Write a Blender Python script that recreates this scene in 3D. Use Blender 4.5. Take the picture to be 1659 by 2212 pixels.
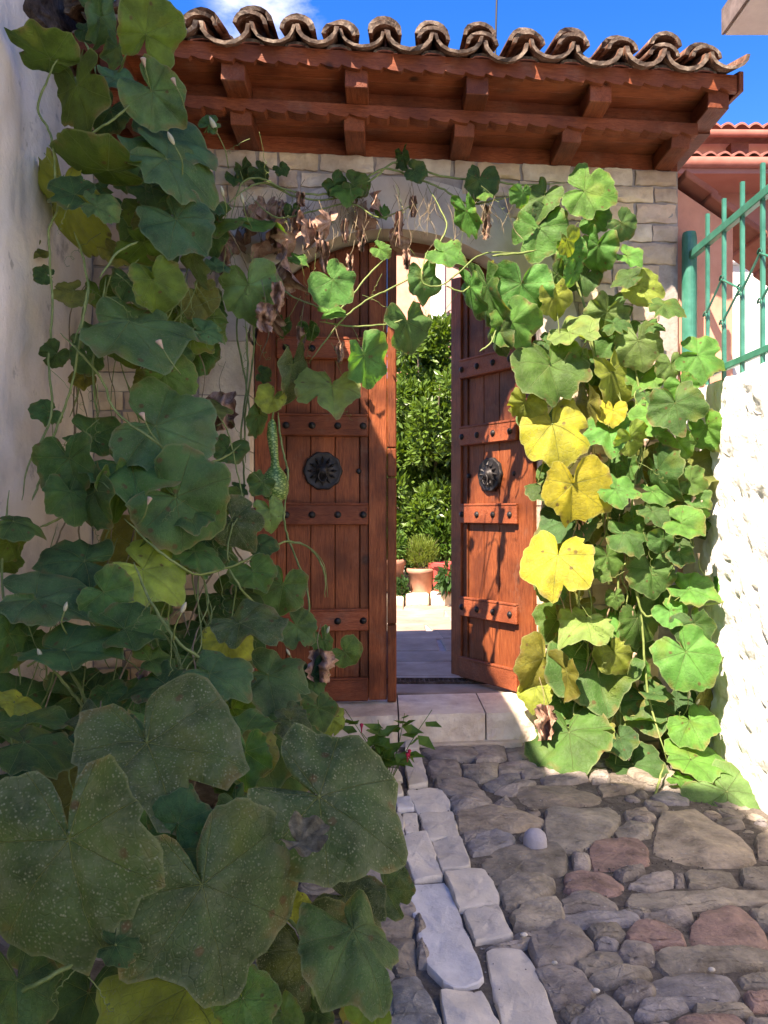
import bpy, bmesh, math, random
from mathutils import Vector, Matrix, noise as mnoise
R = math.radians
for o in list(bpy.data.objects): bpy.data.objects.remove(o)
scene = bpy.context.scene
col = scene.collection
random.seed(7)

# ------------------------------------------------------------ camera, sky, sun, exposure
CZ, FPX = 1.25, 1736.0                      # eye height; focal length in photo units (photo taken as 1659 x 2212)
cam = bpy.data.cameras.new('camera'); cam.sensor_fit = 'VERTICAL'; cam.sensor_height = 24.0
cam.lens = 12.0 / math.tan(R(32.5)); cam.clip_end = 500; cam.clip_start = 0.05
camo = bpy.data.objects.new('camera', cam); col.objects.link(camo)
camo.location = (0, 0, CZ); camo.rotation_euler = (R(90), 0, 0); scene.camera = camo
SUN = Vector((0.50, 0.68, -1.02)).normalized()      # direction the light travels
world = bpy.data.worlds.new('World'); scene.world = world; world.use_nodes = True
wn = world.node_tree; wn.nodes.clear()
sky = wn.nodes.new('ShaderNodeTexSky'); sky.sky_type = 'NISHITA'; sky.sun_disc = False
sky.sun_elevation = math.asin(-SUN.z); sky.sun_rotation = math.atan2(-SUN.x, -SUN.y)
sky.air_density = 1.0; sky.dust_density = 0.3; sky.ozone_density = 3.0
bgn = wn.nodes.new('ShaderNodeBackground'); bgn.inputs['Strength'].default_value = 0.12
wout = wn.nodes.new('ShaderNodeOutputWorld')
tcw = wn.nodes.new('ShaderNodeTexCoord'); cn = wn.nodes.new('ShaderNodeTexNoise'); mpw = wn.nodes.new('ShaderNodeMapping')
mpw.inputs['Location'].default_value = (1.797, -0.03, 0.205); mpw.inputs['Scale'].default_value = (2.2, 2.2, 5.0)
cn.inputs['Scale'].default_value = 4.2; cn.inputs['Detail'].default_value = 7; cn.inputs['Roughness'].default_value = 0.6
crw = wn.nodes.new('ShaderNodeValToRGB'); crw.color_ramp.elements[0].position = 0.40; crw.color_ramp.elements[1].position = 0.85
mxw = wn.nodes.new('ShaderNodeMixRGB'); mxw.inputs[2].default_value = (5.8, 6.3, 7.0, 1)
wn.links.new(tcw.outputs['Generated'], mpw.inputs['Vector']); wn.links.new(mpw.outputs[0], cn.inputs['Vector'])
dtw = wn.nodes.new('ShaderNodeVectorMath'); dtw.operation = 'DOT_PRODUCT'; dtw.inputs[1].default_value = Vector((-0.125, 0.83, 0.545)).normalized()
wn.links.new(tcw.outputs['Generated'], dtw.inputs[0])
mrw = wn.nodes.new('ShaderNodeMapRange'); mrw.interpolation_type = 'SMOOTHSTEP'; mrw.inputs['From Min'].default_value = 0.9968; mrw.inputs['From Max'].default_value = 1.0
wn.links.new(dtw.outputs['Value'], mrw.inputs['Value'])
mlw = wn.nodes.new('ShaderNodeMath'); mlw.operation = 'MULTIPLY'
wn.links.new(cn.outputs['Fac'], crw.inputs[0]); wn.links.new(crw.outputs[0], mlw.inputs[0]); wn.links.new(mrw.outputs[0], mlw.inputs[1]); wn.links.new(mlw.outputs[0], mxw.inputs[0])
hsw = wn.nodes.new('ShaderNodeHueSaturation'); hsw.inputs['Saturation'].default_value = 1.42; hsw.inputs['Hue'].default_value = 0.517; hsw.inputs['Value'].default_value = 0.92; wn.links.new(sky.outputs[0], hsw.inputs['Color']); wn.links.new(hsw.outputs[0], mxw.inputs[1]); wn.links.new(mxw.outputs[0], bgn.inputs[0]); wn.links.new(bgn.outputs[0], wout.inputs[0])
sl = bpy.data.lights.new('sun', 'SUN'); sl.energy = 5.0; sl.angle = R(0.53); sl.color = (1.0, 0.95, 0.86)
slo = bpy.data.objects.new('sun', sl); col.objects.link(slo); slo.rotation_euler = SUN.to_track_quat('-Z', 'Y').to_euler()
slo.location = (-3, -4, 9)
vs = scene.view_settings; vs.view_transform = 'Standard'; vs.look = 'None'; vs.exposure = 1.85; vs.gamma = 1.0
vs.use_curve_mapping = False
vs.use_white_balance = True; vs.white_balance_temperature = 7800; vs.white_balance_tint = 18
scene.render.engine = 'CYCLES'
cy = scene.cycles; cy.max_bounces = 5; cy.diffuse_bounces = 3; cy.glossy_bounces = 2; cy.transmission_bounces = 3; cy.transparent_max_bounces = 4

# ------------------------------------------------------------ helpers
def at(px, py, Y):                          # the point at depth Y that the photo shows at (px, py)
    return Vector(((px - 829.5) / FPX * Y, Y, CZ - (py - 1106) / FPX * Y))
def gz(x, y): return -0.07 + 0.03 * y - 0.06 * x      # street surface
def ground(px, py, lift=0.0):
    kx, kz = (px - 829.5) / FPX, -(py - 1106) / FPX
    Y = (-0.07 + lift - CZ) / (kz - 0.03 + 0.06 * kx)
    return Vector((kx * Y, Y, CZ + kz * Y))
def W(u, d, z): return Vector((u, 4.30 + 0.11 * u + d, z))   # gate wall: along, into the wall, up
def U(px, d=0.0):
    k = (px - 829.5) / FPX
    return k * (4.30 + d) / (1 - 0.11 * k)
def tag(o, label=None, cat=None, group=None, kind=None):
    if label: o['label'] = label
    if cat: o['category'] = cat
    if group: o['group'] = group
    if kind: o['kind'] = kind
    return o
def empty(name, loc, label, cat, group=None):
    e = bpy.data.objects.new(name, None); col.objects.link(e); e.location = loc; e.empty_display_size = 0.1
    return tag(e, label, cat, group)
def wloc(o):
    p = Vector(o.location)
    return p
def adopt(o, parent):
    if parent is not None:
        o.parent = parent
        o.matrix_parent_inverse = Matrix.Translation(-wloc(parent))
class MB:
    def __init__(s): s.v = []; s.f = []; s.uv = None; s.rim = None
    def add(s, vs_, fs):
        n = len(s.v); s.v += [Vector(p) for p in vs_]; s.f += [tuple(i + n for i in f) for f in fs]; return s
    def box(s, x0, x1, y0, y1, z0, z1, T=None):
        c = [(x, y, z) for z in (z0, z1) for y in (y0, y1) for x in (x0, x1)]
        c = [Vector(T(*p)) if T else Vector(p) for p in c]
        return s.add(c, [(0, 2, 3, 1), (4, 5, 7, 6), (0, 1, 5, 4), (2, 6, 7, 3), (0, 4, 6, 2), (1, 3, 7, 5)])
    def prism(s, a, b):                     # two matching rings
        n = len(a)
        return s.add(list(a) + list(b), [tuple(range(n - 1, -1, -1)), tuple(range(n, 2 * n))] +
                     [(i, (i + 1) % n, n + (i + 1) % n, n + i) for i in range(n)])
    def tube(s, pts, r0, r1=None, n=6, cap=True):
        r1 = r0 if r1 is None else r1
        pts = [Vector(p) for p in pts]; m = len(pts); base = len(s.v); prev = None
        for i, p in enumerate(pts):
            d = (pts[min(i + 1, m - 1)] - pts[max(i - 1, 0)])
            d = d.normalized() if d.length > 1e-9 else Vector((0, 0, 1))
            if prev is None:
                a = d.orthogonal().normalized()
            else:
                a = prev - d * prev.dot(d)
                a = a.normalized() if a.length > 1e-6 else d.orthogonal().normalized()
            prev = a; b = d.cross(a); t = i / (m - 1)
            r = (r0[i] if isinstance(r0, (list, tuple)) else r0 + (r1 - r0) * t)
            for k in range(n):
                q = 2 * math.pi * k / n; s.v.append(p + (a * math.cos(q) + b * math.sin(q)) * r)
        for i in range(m - 1):
            for k in range(n):
                s.f.append((base + i * n + k, base + i * n + (k + 1) % n, base + (i + 1) * n + (k + 1) % n, base + (i + 1) * n + k))
        if cap:
            s.f.append(tuple(base + k for k in range(n - 1, -1, -1))); s.f.append(tuple(base + (m - 1) * n + k for k in range(n)))
        return s
    def lathe(s, c, prof, n=20, ax=None):   # profile of (radius, height) about an upright axis
        base = len(s.v); c = Vector(c)
        for r, h in prof:
            for k in range(n):
                q = 2 * math.pi * k / n; s.v.append(c + Vector((r * math.cos(q), r * math.sin(q), h)))
        for i in range(len(prof) - 1):
            for k in range(n):
                s.f.append((base + i * n + k, base + i * n + (k + 1) % n, base + (i + 1) * n + (k + 1) % n, base + (i + 1) * n + k))
        s.f.append(tuple(base + k for k in range(n - 1, -1, -1))); s.f.append(tuple(base + (len(prof) - 1) * n + k for k in range(n)))
        return s
    def build(s, name, mat, parent=None, origin=None, smooth=False, bevel=0.0, seg=1, sharp=None):
        me = bpy.data.meshes.new(name); o0 = Vector(origin) if origin is not None else sum(s.v, Vector()) / max(1, len(s.v))
        me.from_pydata([p - o0 for p in s.v], [], s.f)
        if s.uv:
            l = me.uv_layers.new(name='UVMap'); ul = l.data
            for lp in me.loops: ul[lp.index].uv = s.uv[lp.vertex_index]
        if s.rim:
            ra = me.attributes.new('rim', 'FLOAT', 'POINT')
            for i_, r_ in enumerate(s.rim): ra.data[i_].value = r_
        if bevel > 0:
            bm = bmesh.new(); bm.from_mesh(me)
            bmesh.ops.bevel(bm, geom=[e for e in bm.edges], offset=bevel, segments=seg, affect='EDGES', profile=0.6)
            bm.to_mesh(me); bm.free()
        if smooth: me.shade_smooth()
        if sharp is not None:
            bm = bmesh.new(); bm.from_mesh(me)
            for e_ in bm.edges:
                if len(e_.link_faces) == 2 and e_.calc_face_angle(0) > sharp: e_.smooth = False
            bm.to_mesh(me); bm.free()
        me.validate(); me.update()
        me.materials.append(mat)
        o = bpy.data.objects.new(name, me); o.location = o0; col.objects.link(o); adopt(o, parent)
        return o
def smooth_line(pts, k=6):
    pts = [Vector(p) for p in pts]; out = []
    P = [2 * pts[0] - pts[1]] + pts + [2 * pts[-1] - pts[-2]]
    for i in range(1, len(P) - 2):
        a, b, c, d = P[i - 1:i + 3]
        for j in range(k):
            t = j / k
            out.append(0.5 * ((2 * b) + (c - a) * t + (2 * a - 5 * b + 4 * c - d) * t * t + (3 * b - a - 3 * c + d) * t ** 3))
    return out + [pts[-1]]
def rnd(a, b): return random.uniform(a, b)

# ------------------------------------------------------------ materials
class NT:
    def __init__(s, name):
        s.m = bpy.data.materials.new(name); s.m.use_nodes = True; s.t = s.m.node_tree; s.t.nodes.clear()
    def n(s, typ, **kw):
        nd = s.t.nodes.new('ShaderNode' + typ)
        for k, v in kw.items():
            if k.startswith('i_'): nd.inputs[k[2:].replace('_', ' ')].default_value = v
            else: setattr(nd, k, v)
        return nd
    def l(s, a, b): s.t.links.new(a, b)
    def coords(s, scale=(1, 1, 1), src='Object'):
        tc = s.n('TexCoord'); mp = s.n('Mapping'); mp.inputs['Scale'].default_value = scale
        s.l(tc.outputs[src], mp.inputs['Vector']); return mp.outputs[0]
    def wcoords(s, scale=(1, 1, 1)):        # world position, so alike pieces differ
        g = s.n('NewGeometry'); mp = s.n('Mapping'); mp.inputs['Scale'].default_value = scale
        s.l(g.outputs['Position'], mp.inputs['Vector']); return mp.outputs[0]
    def noise(s, vec, scale, detail=4, rough=0.6, dist=0.0):
        nd = s.n('TexNoise'); nd.noise_dimensions = getattr(s, 'dim', '3D'); nd.inputs['Scale'].default_value = scale; nd.inputs['Detail'].default_value = detail
        nd.inputs['Roughness'].default_value = rough; nd.inputs['Distortion'].default_value = dist
        s.l(vec, nd.inputs['Vector']); return nd.outputs['Fac']
    def ramp(s, fac, stops):
        r = s.n('ValToRGB'); e = r.color_ramp.elements
        e[0].position, e[0].color = stops[0][0], (*stops[0][1], 1); e[1].position, e[1].color = stops[-1][0], (*stops[-1][1], 1)
        for p, c in stops[1:-1]:
            x = e.new(p); x.color = (*c, 1)
        s.l(fac, r.inputs[0]); return r.outputs[0]
    def mix(s, fac, a, b, mode='MIX'):
        m = s.n('MixRGB', blend_type=mode)
        for i, v in ((0, fac), (1, a), (2, b)):
            if hasattr(v, 'is_linked'): s.l(v, m.inputs[i])
            elif i == 0: m.inputs[0].default_value = v
            else: m.inputs[i].default_value = (*v, 1)
        return m.outputs[0]
    def math(s, op, a, b=0.0, c=None):
        m = s.n('Math', operation=op)
        for i, v in enumerate((a, b, c)):
            if v is None: continue
            if hasattr(v, 'is_linked'): s.l(v, m.inputs[i])
            else: m.inputs[i].default_value = v
        return m.outputs[0]
    def bump(s, h, strength=0.3, dist=0.01, prev=None):
        b = s.n('Bump'); b.inputs['Strength'].default_value = strength; b.inputs['Distance'].default_value = dist
        s.l(h, b.inputs['Height'])
        if prev: s.l(prev, b.inputs['Normal'])
        return b.outputs[0]
    def finish(s, color, rough=0.7, normal=None, spec=0.3, metal=0.0):
        p = s.n('BsdfPrincipled'); o = s.n('OutputMaterial')
        if hasattr(color, 'is_linked'): s.l(color, p.inputs['Base Color'])
        else: p.inputs['Base Color'].default_value = (*color, 1)
        if hasattr(rough, 'is_linked'): s.l(rough, p.inputs['Roughness'])
        else: p.inputs['Roughness'].default_value = rough
        p.inputs['Specular IOR Level'].default_value = spec; p.inputs['Metallic'].default_value = metal
        if normal: s.l(normal, p.inputs['Normal'])
        s.l(p.outputs[0], o.inputs[0]); return s.m
def piece_value(t, lo=0.75, hi=1.2):        # a brightness of its own for every piece
    oi = t.n('ObjectInfo'); mr = t.n('MapRange'); mr.inputs['To Min'].default_value = lo; mr.inputs['To Max'].default_value = hi
    t.l(oi.outputs['Random'], mr.inputs['Value']); return mr.outputs[0]
def shade(t, c, val):
    h = t.n('HueSaturation'); t.l(c, h.inputs['Color']) if hasattr(c, 'is_linked') else None
    t.l(val, h.inputs['Value']); return h.outputs[0]
M = {}
def wood(name, sc, c0, c1, c2, rough=0.48):
    t = NT(name); v = t.wcoords(sc)
    g = t.noise(v, 6, 5, 0.65, 1.6); f = t.noise(v, 26, 3, 0.65, 0.6); k = t.noise(t.wcoords((3, 3, 3)), 1.5, 3, 0.5)
    c = t.ramp(t.math('MULTIPLY_ADD', f, 0.5, t.math('MULTIPLY', g, 0.55)), [(0.34, c0), (0.50, c1), (0.68, c2)])
    c = t.mix(t.ramp(k, [(0.42, (0, 0, 0)), (0.7, (0.75, 0.75, 0.75))]), c, tuple(q * 0.75 for q in c0)); c = shade(t, c, piece_value(t, 0.70, 1.22))
    vk = t.n('TexVoronoi'); vk.inputs['Scale'].default_value = 3.4; t.l(t.wcoords((1.1, 1.1, 0.9)), vk.inputs['Vector'])
    kn = t.ramp(vk.outputs['Distance'], [(0.05, (1, 1, 1)), (0.11, (0, 0, 0))])
    c = t.mix(t.math('MULTIPLY', kn, 0.8), c, (0.026, 0.010, 0.006))
    d = t.noise(t.wcoords((1, 1, 1)), 5, 5, 0.72)
    c = t.mix(t.ramp(d, [(0.56, (0, 0, 0)), (0.78, (0.42, 0.42, 0.42))]), c, (0.26, 0.17, 0.125))
    M[name] = t.finish(c, t.math('MULTIPLY_ADD', d, 0.4, rough - 0.15), t.bump(t.math('MULTIPLY_ADD', f, 1.2, g), 0.55, 0.004), 0.28)
wood('wood_upright', (9, 9, 0.7), (0.08, 0.018, 0.007), (0.22, 0.055, 0.018), (0.32, 0.096, 0.034))
wood('wood_level', (0.7, 9, 9), (0.11, 0.025, 0.010), (0.25, 0.062, 0.023), (0.34, 0.10, 0.042))
wood('wood_depth', (9, 0.7, 9), (0.10, 0.022, 0.009), (0.21, 0.052, 0.019), (0.30, 0.085, 0.035))

t = NT('limestone_block'); oi = t.n('ObjectInfo'); v = t.wcoords()
a = t.noise(v, 7, 8, 0.65); b = t.noise(v, 55, 5, 0.7)
c = t.mix(t.ramp(a, [(0.35, (0, 0, 0)), (0.7, (1, 1, 1))]), (0.58, 0.46, 0.355), (0.80, 0.70, 0.57))
c = t.mix(1.0, c, oi.outputs['Color'], 'MULTIPLY')
c = t.mix(t.ramp(t.noise(v, 2.3, 5, 0.7), [(0.5, (0, 0, 0)), (0.75, (0.6, 0.6, 0.6))]), c, (0.34, 0.24, 0.19))
M['block'] = t.finish(c, 0.9, t.bump(b, 0.7, 0.008, t.bump(a, 0.8, 0.025)), 0.2)
t = NT('mortar'); v = t.wcoords(); a = t.noise(v, 14, 7, 0.7)
M['mortar'] = t.finish(t.ramp(a, [(0.3, (0.27, 0.225, 0.205)), (0.7, (0.46, 0.40, 0.36))]), 0.95, t.bump(a, 0.6, 0.015), 0.1)
t = NT('arch_plaster'); v = t.wcoords(); a = t.noise(v, 3, 7, 0.65); b = t.noise(v, 40, 4, 0.6)
c = t.ramp(a, [(0.3, (0.44, 0.36, 0.30)), (0.55, (0.62, 0.54, 0.46)), (0.75, (0.70, 0.64, 0.56))])
M['arch'] = t.finish(c, 0.9, t.bump(b, 0.25, 0.004, t.bump(a, 0.3, 0.02)), 0.2)
t = NT('whitewash'); v = t.wcoords(); a = t.noise(v, 1.6, 6, 0.6); b = t.noise(v, 18, 6, 0.65)
c = t.ramp(a, [(0.30, (0.56, 0.455, 0.39)), (0.45, (0.80, 0.675, 0.575)), (0.65, (0.86, 0.75, 0.64))])
c = t.mix(t.ramp(t.noise(t.wcoords((1, 2.2, 0.8)), 2.6, 5, 0.6), [(0.52, (0, 0, 0)), (0.70, (0.65, 0.65, 0.65))]), c, (0.46, 0.42, 0.41))
c = t.mix(t.ramp(t.noise(t.wcoords((1, 1, .8)), 7, 6, 0.65), [(0.62, (0, 0, 0)), (0.68, (0.55, 0.55, 0.55))]), c, (0.30, 0.235, 0.19))
M['whitewash'] = t.finish(c, 0.9, t.bump(b, 0.6, 0.014, t.bump(a, 0.5, 0.03)), 0.2)
t = NT('white_roughcast'); v = t.wcoords(); b = t.noise(v, 16, 6, 0.6)
M['roughcast'] = t.finish(t.ramp(t.noise(v, 3, 5, 0.6), [(0.3, (0.72, 0.71, 0.70)), (0.6, (0.84, 0.84, 0.83))]), 0.9, t.bump(b, 0.9, 0.02), 0.2)
t = NT('rubble'); v = t.wcoords(); a = t.noise(v, 14, 8, 0.75)
M['rubble'] = t.finish(t.ramp(a, [(0.3, (0.025, 0.017, 0.014)), (0.5, (0.10, 0.07, 0.055)), (0.75, (0.26, 0.20, 0.17))]), 0.95, t.bump(a, 0.9, 0.03), 0.1)
t = NT('cobble'); oi = t.n('ObjectInfo'); v = t.wcoords(); a = t.noise(v, 9, 9, 0.68); b = t.noise(v, 60, 6, 0.7)
w = t.noise(t.wcoords((5, 22, 9)), 1.0, 5, 0.6, 0.8)
c = t.mix(1.0, t.ramp(a, [(0.3, (0.45, 0.43, 0.42)), (0.5, (0.95, 0.95, 0.95)), (0.70, (1.5, 1.45, 1.38))]), oi.outputs['Color'], 'MULTIPLY')
c = t.mix(t.ramp(w, [(0.62, (0, 0, 0)), (0.72, (0.3, 0.3, 0.3))]), c, (0.34, 0.32, 0.30))
c = t.mix(t.ramp(t.noise(v, 3.2, 5, 0.6), [(0.52, (0, 0, 0)), (0.7, (0.45, 0.45, 0.45))]), c, (0.13, 0.11, 0.085))
vo = t.n('TexVoronoi'); vo.inputs['Scale'].default_value = 26; t.l(v, vo.inputs['Vector'])
c = t.mix(t.ramp(vo.outputs['Distance'], [(0.06, (0.8, 0.8, 0.8)), (0.10, (0, 0, 0))]), c, (0.42, 0.40, 0.36))
M['cobble'] = t.finish(c, 0.78, t.bump(b, 0.8, 0.007, t.bump(t.math('ADD', a, w), 0.9, 0.022)), 0.3)
t = NT('pale_paver'); oi = t.n('ObjectInfo'); v = t.wcoords(); a = t.noise(v, 6, 8, 0.65); b = t.noise(v, 45, 6, 0.7)
c = t.mix(1.0, t.ramp(a, [(0.3, (0.78, 0.76, 0.74)), (0.6, (1.05, 1.03, 1.0))]), oi.outputs['Color'], 'MULTIPLY')
c = t.mix(t.ramp(t.noise(v, 8, 7, 0.75), [(0.58, (0, 0, 0)), (0.72, (0.75, 0.75, 0.75))]), c, (0.20, 0.18, 0.16))
M['paver'] = t.finish(c, 0.85, t.bump(b, 0.6, 0.006, t.bump(a, 0.7, 0.016)), 0.25)
t = NT('dirt'); v = t.wcoords(); a = t.noise(v, 24, 8, 0.75)
M['dirt'] = t.finish(t.ramp(a, [(0.3, (0.075, 0.062, 0.052)), (0.55, (0.16, 0.138, 0.118)), (0.78, (0.30, 0.265, 0.235))]), 0.95, t.bump(a, 0.8, 0.02), 0.1)
t = NT('gravel'); M['gravel'] = t.finish(t.ramp(t.noise(t.wcoords(), 30, 3, 0.6), [(0.3, (0.07, 0.058, 0.05)), (0.55, (0.17, 0.15, 0.13)), (0.75, (0.42, 0.39, 0.36))]), 0.9, None, 0.2)
t = NT('roof_tile'); v = t.wcoords(); a = t.noise(v, 11, 8, 0.7); oi = t.n('ObjectInfo')
c = t.ramp(a, [(0.28, (0.035, 0.024, 0.020)), (0.45, (0.12, 0.060, 0.038)), (0.58, (0.22, 0.11, 0.07)), (0.72, (0.40, 0.33, 0.26))])
c = shade(t, c, piece_value(t, 0.55, 1.15))
c = t.mix(t.ramp(t.noise(v, 30, 5, 0.7), [(0.6, (0, 0, 0)), (0.7, (0.7, 0.7, 0.7))]), c, (0.42, 0.38, 0.32))
M['tile'] = t.finish(c, 0.92, t.bump(a, 0.6, 0.01), 0.15)
t = NT('tile_mortar'); v = t.wcoords(); a = t.noise(v, 18, 7, 0.7)
M['tile_edge'] = t.finish(t.ramp(a, [(0.34, (0.030, 0.022, 0.019)), (0.50, (0.10, 0.072, 0.055)), (0.72, (0.29, 0.235, 0.18))]), 0.95, t.bump(a, 0.6, 0.01), 0.1)
t = NT('red_roof_tile'); v = t.wcoords(); a = t.noise(v, 6, 5, 0.6)
M['red_tile'] = t.finish(shade(t, t.ramp(a, [(0.3, (0.25, 0.085, 0.062)), (0.7, (0.37, 0.145, 0.11))]), piece_value(t, 0.8, 1.15)), 0.8, t.bump(a, 0.2, 0.01), 0.2)
t = NT('salmon_render'); v = t.wcoords(); a = t.noise(v, 3, 7, 0.65)
M['salmon'] = t.finish(t.ramp(a, [(0.3, (0.46, 0.205, 0.140)), (0.5, (0.60, 0.28, 0.20)), (0.7, (0.66, 0.34, 0.25))]), 0.9, t.bump(t.noise(v, 40, 5, 0.7), 0.3, 0.006), 0.2)
t = NT('maroon_render'); v = t.wcoords(); M['maroon'] = t.finish(t.ramp(t.noise(v, 2, 5, 0.6), [(0.3, (0.30, 0.12, 0.09)), (0.7, (0.36, 0.16, 0.125))]), 0.9, None, 0.2)
t = NT('pink_render'); v = t.wcoords(); M['pink'] = t.finish(t.ramp(t.noise(v, 1, 5, 0.6), [(0.3, (0.50, 0.27, 0.22)), (0.7, (0.58, 0.33, 0.27))]), 0.9, None, 0.2)
t = NT('concrete'); v = t.wcoords(); M['concrete'] = t.finish(t.ramp(t.noise(v, 5, 7, 0.65), [(0.3, (0.52, 0.46, 0.41)), (0.7, (0.68, 0.61, 0.54))]), 0.9, t.bump(t.noise(v, 30, 5, 0.6), 0.2, 0.01), 0.2)
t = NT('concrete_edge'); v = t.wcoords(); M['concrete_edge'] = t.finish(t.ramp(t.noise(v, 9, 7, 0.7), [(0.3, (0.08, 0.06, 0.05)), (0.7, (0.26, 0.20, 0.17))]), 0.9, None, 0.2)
t = NT('green_paint'); v = t.wcoords(); a = t.noise(v, 9, 6, 0.6)
M['green_paint'] = t.finish(t.ramp(a, [(0.3, (0.016, 0.115, 0.080)), (0.55, (0.035, 0.185, 0.135)), (0.72, (0.07, 0.24, 0.18))]), 0.35, t.bump(t.noise(v, 70, 4, 0.6), 0.15, 0.003), 0.5)
t = NT('black_iron'); v = t.wcoords(); a = t.noise(v, 30, 5, 0.6)
M['iron'] = t.finish(t.ramp(a, [(0.3, (0.010, 0.009, 0.010)), (0.7, (0.045, 0.04, 0.04))]), 0.5, t.bump(a, 0.3, 0.003), 0.4, 0.5)
t = NT('steel'); M['steel'] = t.finish((0.45, 0.43, 0.40), 0.35, None, 0.5, 1.0)
t = NT('courtyard_paving'); v = t.wcoords(); a = t.noise(v, 4, 7, 0.65); oi = t.n('ObjectInfo')
c = shade(t, t.ramp(a, [(0.3, (0.24, 0.175, 0.13)), (0.6, (0.39, 0.30, 0.23)), (0.75, (0.46, 0.375, 0.30))]), piece_value(t, 0.85, 1.12))
M['flag'] = t.finish(c, 0.8, t.bump(t.noise(v, 20, 6, 0.7), 0.4, 0.01), 0.25)
t = NT('terracotta'); v = t.wcoords(); a = t.noise(v, 8, 6, 0.6)
M['terracotta'] = t.finish(t.ramp(a, [(0.3, (0.36, 0.17, 0.11)), (0.7, (0.50, 0.27, 0.19))]), 0.85, None, 0.2)
M['red_pot'] = NT('red_pot').finish((0.42, 0.07, 0.06), 0.6, None, 0.4)
M['soil'] = NT('soil').finish((0.04, 0.028, 0.02), 0.95, None, 0.1)
M['white_paint'] = NT('white_paint').finish((0.78, 0.78, 0.77), 0.6, None, 0.3)
t = NT('bark'); a = t.noise(t.wcoords((1, 1, 0.3)), 30, 6, 0.7); M['bark'] = t.finish(t.ramp(a, [(0.3, (0.06, 0.045, 0.03)), (0.7, (0.17, 0.13, 0.10))]), 0.9, t.bump(a, 0.6, 0.01), 0.1)
M['wire'] = NT('wire').finish((0.02, 0.018, 0.02), 0.6, None, 0.3)

def leafy(name, c0, c1, trans=0.35, rough=0.5):
    t = NT(name); v = t.wcoords(); a = t.noise(v, 9, 3, 0.6)
    c = t.mix(a, c0, c1); p = t.n('BsdfPrincipled'); t.l(c, p.inputs['Base Color']); p.inputs['Roughness'].default_value = rough
    p.inputs['Specular IOR Level'].default_value = 0.4
    tr = t.n('BsdfTranslucent'); t.l(t.mix(1.0, c, (1.6, 1.5, 0.5), 'MULTIPLY'), tr.inputs['Color'])
    mx = t.n('MixShader'); mx.inputs[0].default_value = trans; o = t.n('OutputMaterial')
    t.l(p.outputs[0], mx.inputs[1]); t.l(tr.outputs[0], mx.inputs[2]); t.l(mx.outputs[0], o.inputs[0]); M[name] = t.m
leafy('orange_leaf', (0.045, 0.105, 0.017), (0.15, 0.25, 0.04), 0.32, 0.35)
leafy('herb_leaf', (0.09, 0.15, 0.02), (0.19, 0.25, 0.04))
leafy('dark_leaf', (0.02, 0.06, 0.015), (0.05, 0.12, 0.03))
leafy('weed_leaf', (0.05, 0.13, 0.02), (0.10, 0.20, 0.035))
M['red_petal'] = NT('red_petal').finish((0.45, 0.02, 0.06), 0.6, None, 0.3)

# gourd leaf: palmate veins, mildew, yellowing patches; hue comes from the leaf object, mildew from its alpha
t = NT('gourd_leaf'); t.dim = '2D'; oi = t.n('ObjectInfo'); uv = t.n('UVMap')
sep = t.n('SeparateXYZ'); t.l(uv.outputs[0], sep.inputs[0])
lx = t.math('SUBTRACT', sep.outputs[0], 0.5); ly = t.math('SUBTRACT', sep.outputs[1], 0.5)
rr = t.math('SQRT', t.math('ADD', t.math('MULTIPLY', lx, lx), t.math('MULTIPLY', ly, ly)))
th = t.math('ARCTAN2', ly, lx)
vein = t.math('MULTIPLY', rr, t.math('ABSOLUTE', t.math('SINE', t.math('MULTIPLY', th, 3.5))))
vw = t.math('MULTIPLY_ADD', rr, -0.016, 0.0135)
vm = t.math('MAXIMUM', t.math('SUBTRACT', 1.0, t.math('DIVIDE', vein, t.math('MAXIMUM', vw, 0.003))), 0.0)
cmb = t.n('CombineXYZ'); t.l(t.math('MULTIPLY_ADD', oi.outputs['Random'], 37.0, lx), cmb.inputs[0]); t.l(t.math('MULTIPLY_ADD', oi.outputs['Random'], 91.0, ly), cmb.inputs[1])
vec = cmb.outputs[0]
v2 = t.n('TexVoronoi', feature='DISTANCE_TO_EDGE', voronoi_dimensions='2D'); v2.inputs['Scale'].default_value = 22; t.l(vec, v2.inputs['Vector'])
ph2 = t.math('ABSOLUTE', t.math('SINE', t.math('MULTIPLY', th, 3.5)))
sec = t.ramp(t.math('SINE', t.math('MULTIPLY', t.math('SUBTRACT', t.math('MULTIPLY', t.math('ADD', rr, t.math('MULTIPLY', t.noise(vec, 6, 2, 0.5), 0.025)), 11.0), t.math('MULTIPLY', ph2, 1.7)), 6.2832)), [(0.90, (0, 0, 0)), (1.0, (1, 1, 1))])
fine = t.ramp(v2.outputs['Distance'], [(0.0, (1, 1, 1)), (0.09, (0, 0, 0))])
n1 = t.noise(vec, 4.0, 3, 0.6); n2 = t.noise(vec, 26, 3, 0.7); n3 = t.noise(vec, 2.2, 2, 0.5)
base = shade(t, oi.outputs['Color'], t.math('MULTIPLY_ADD', n1, 1.5, 0.25))
base = t.mix(t.ramp(n3, [(0.60, (0, 0, 0)), (0.78, (0.4, 0.4, 0.4))]), base, (0.17, 0.185, 0.025))
edge = t.math('MULTIPLY', t.ramp(rr, [(0.36, (0, 0, 0)), (0.5, (1, 1, 1))]), t.ramp(n1, [(0.5, (0, 0, 0)), (0.68, (1, 1, 1))]))
base = t.mix(t.math('MULTIPLY', edge, 0.35), base, (0.22, 0.19, 0.05))
rim = t.n('Attribute', attribute_name='rim').outputs['Fac']
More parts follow.
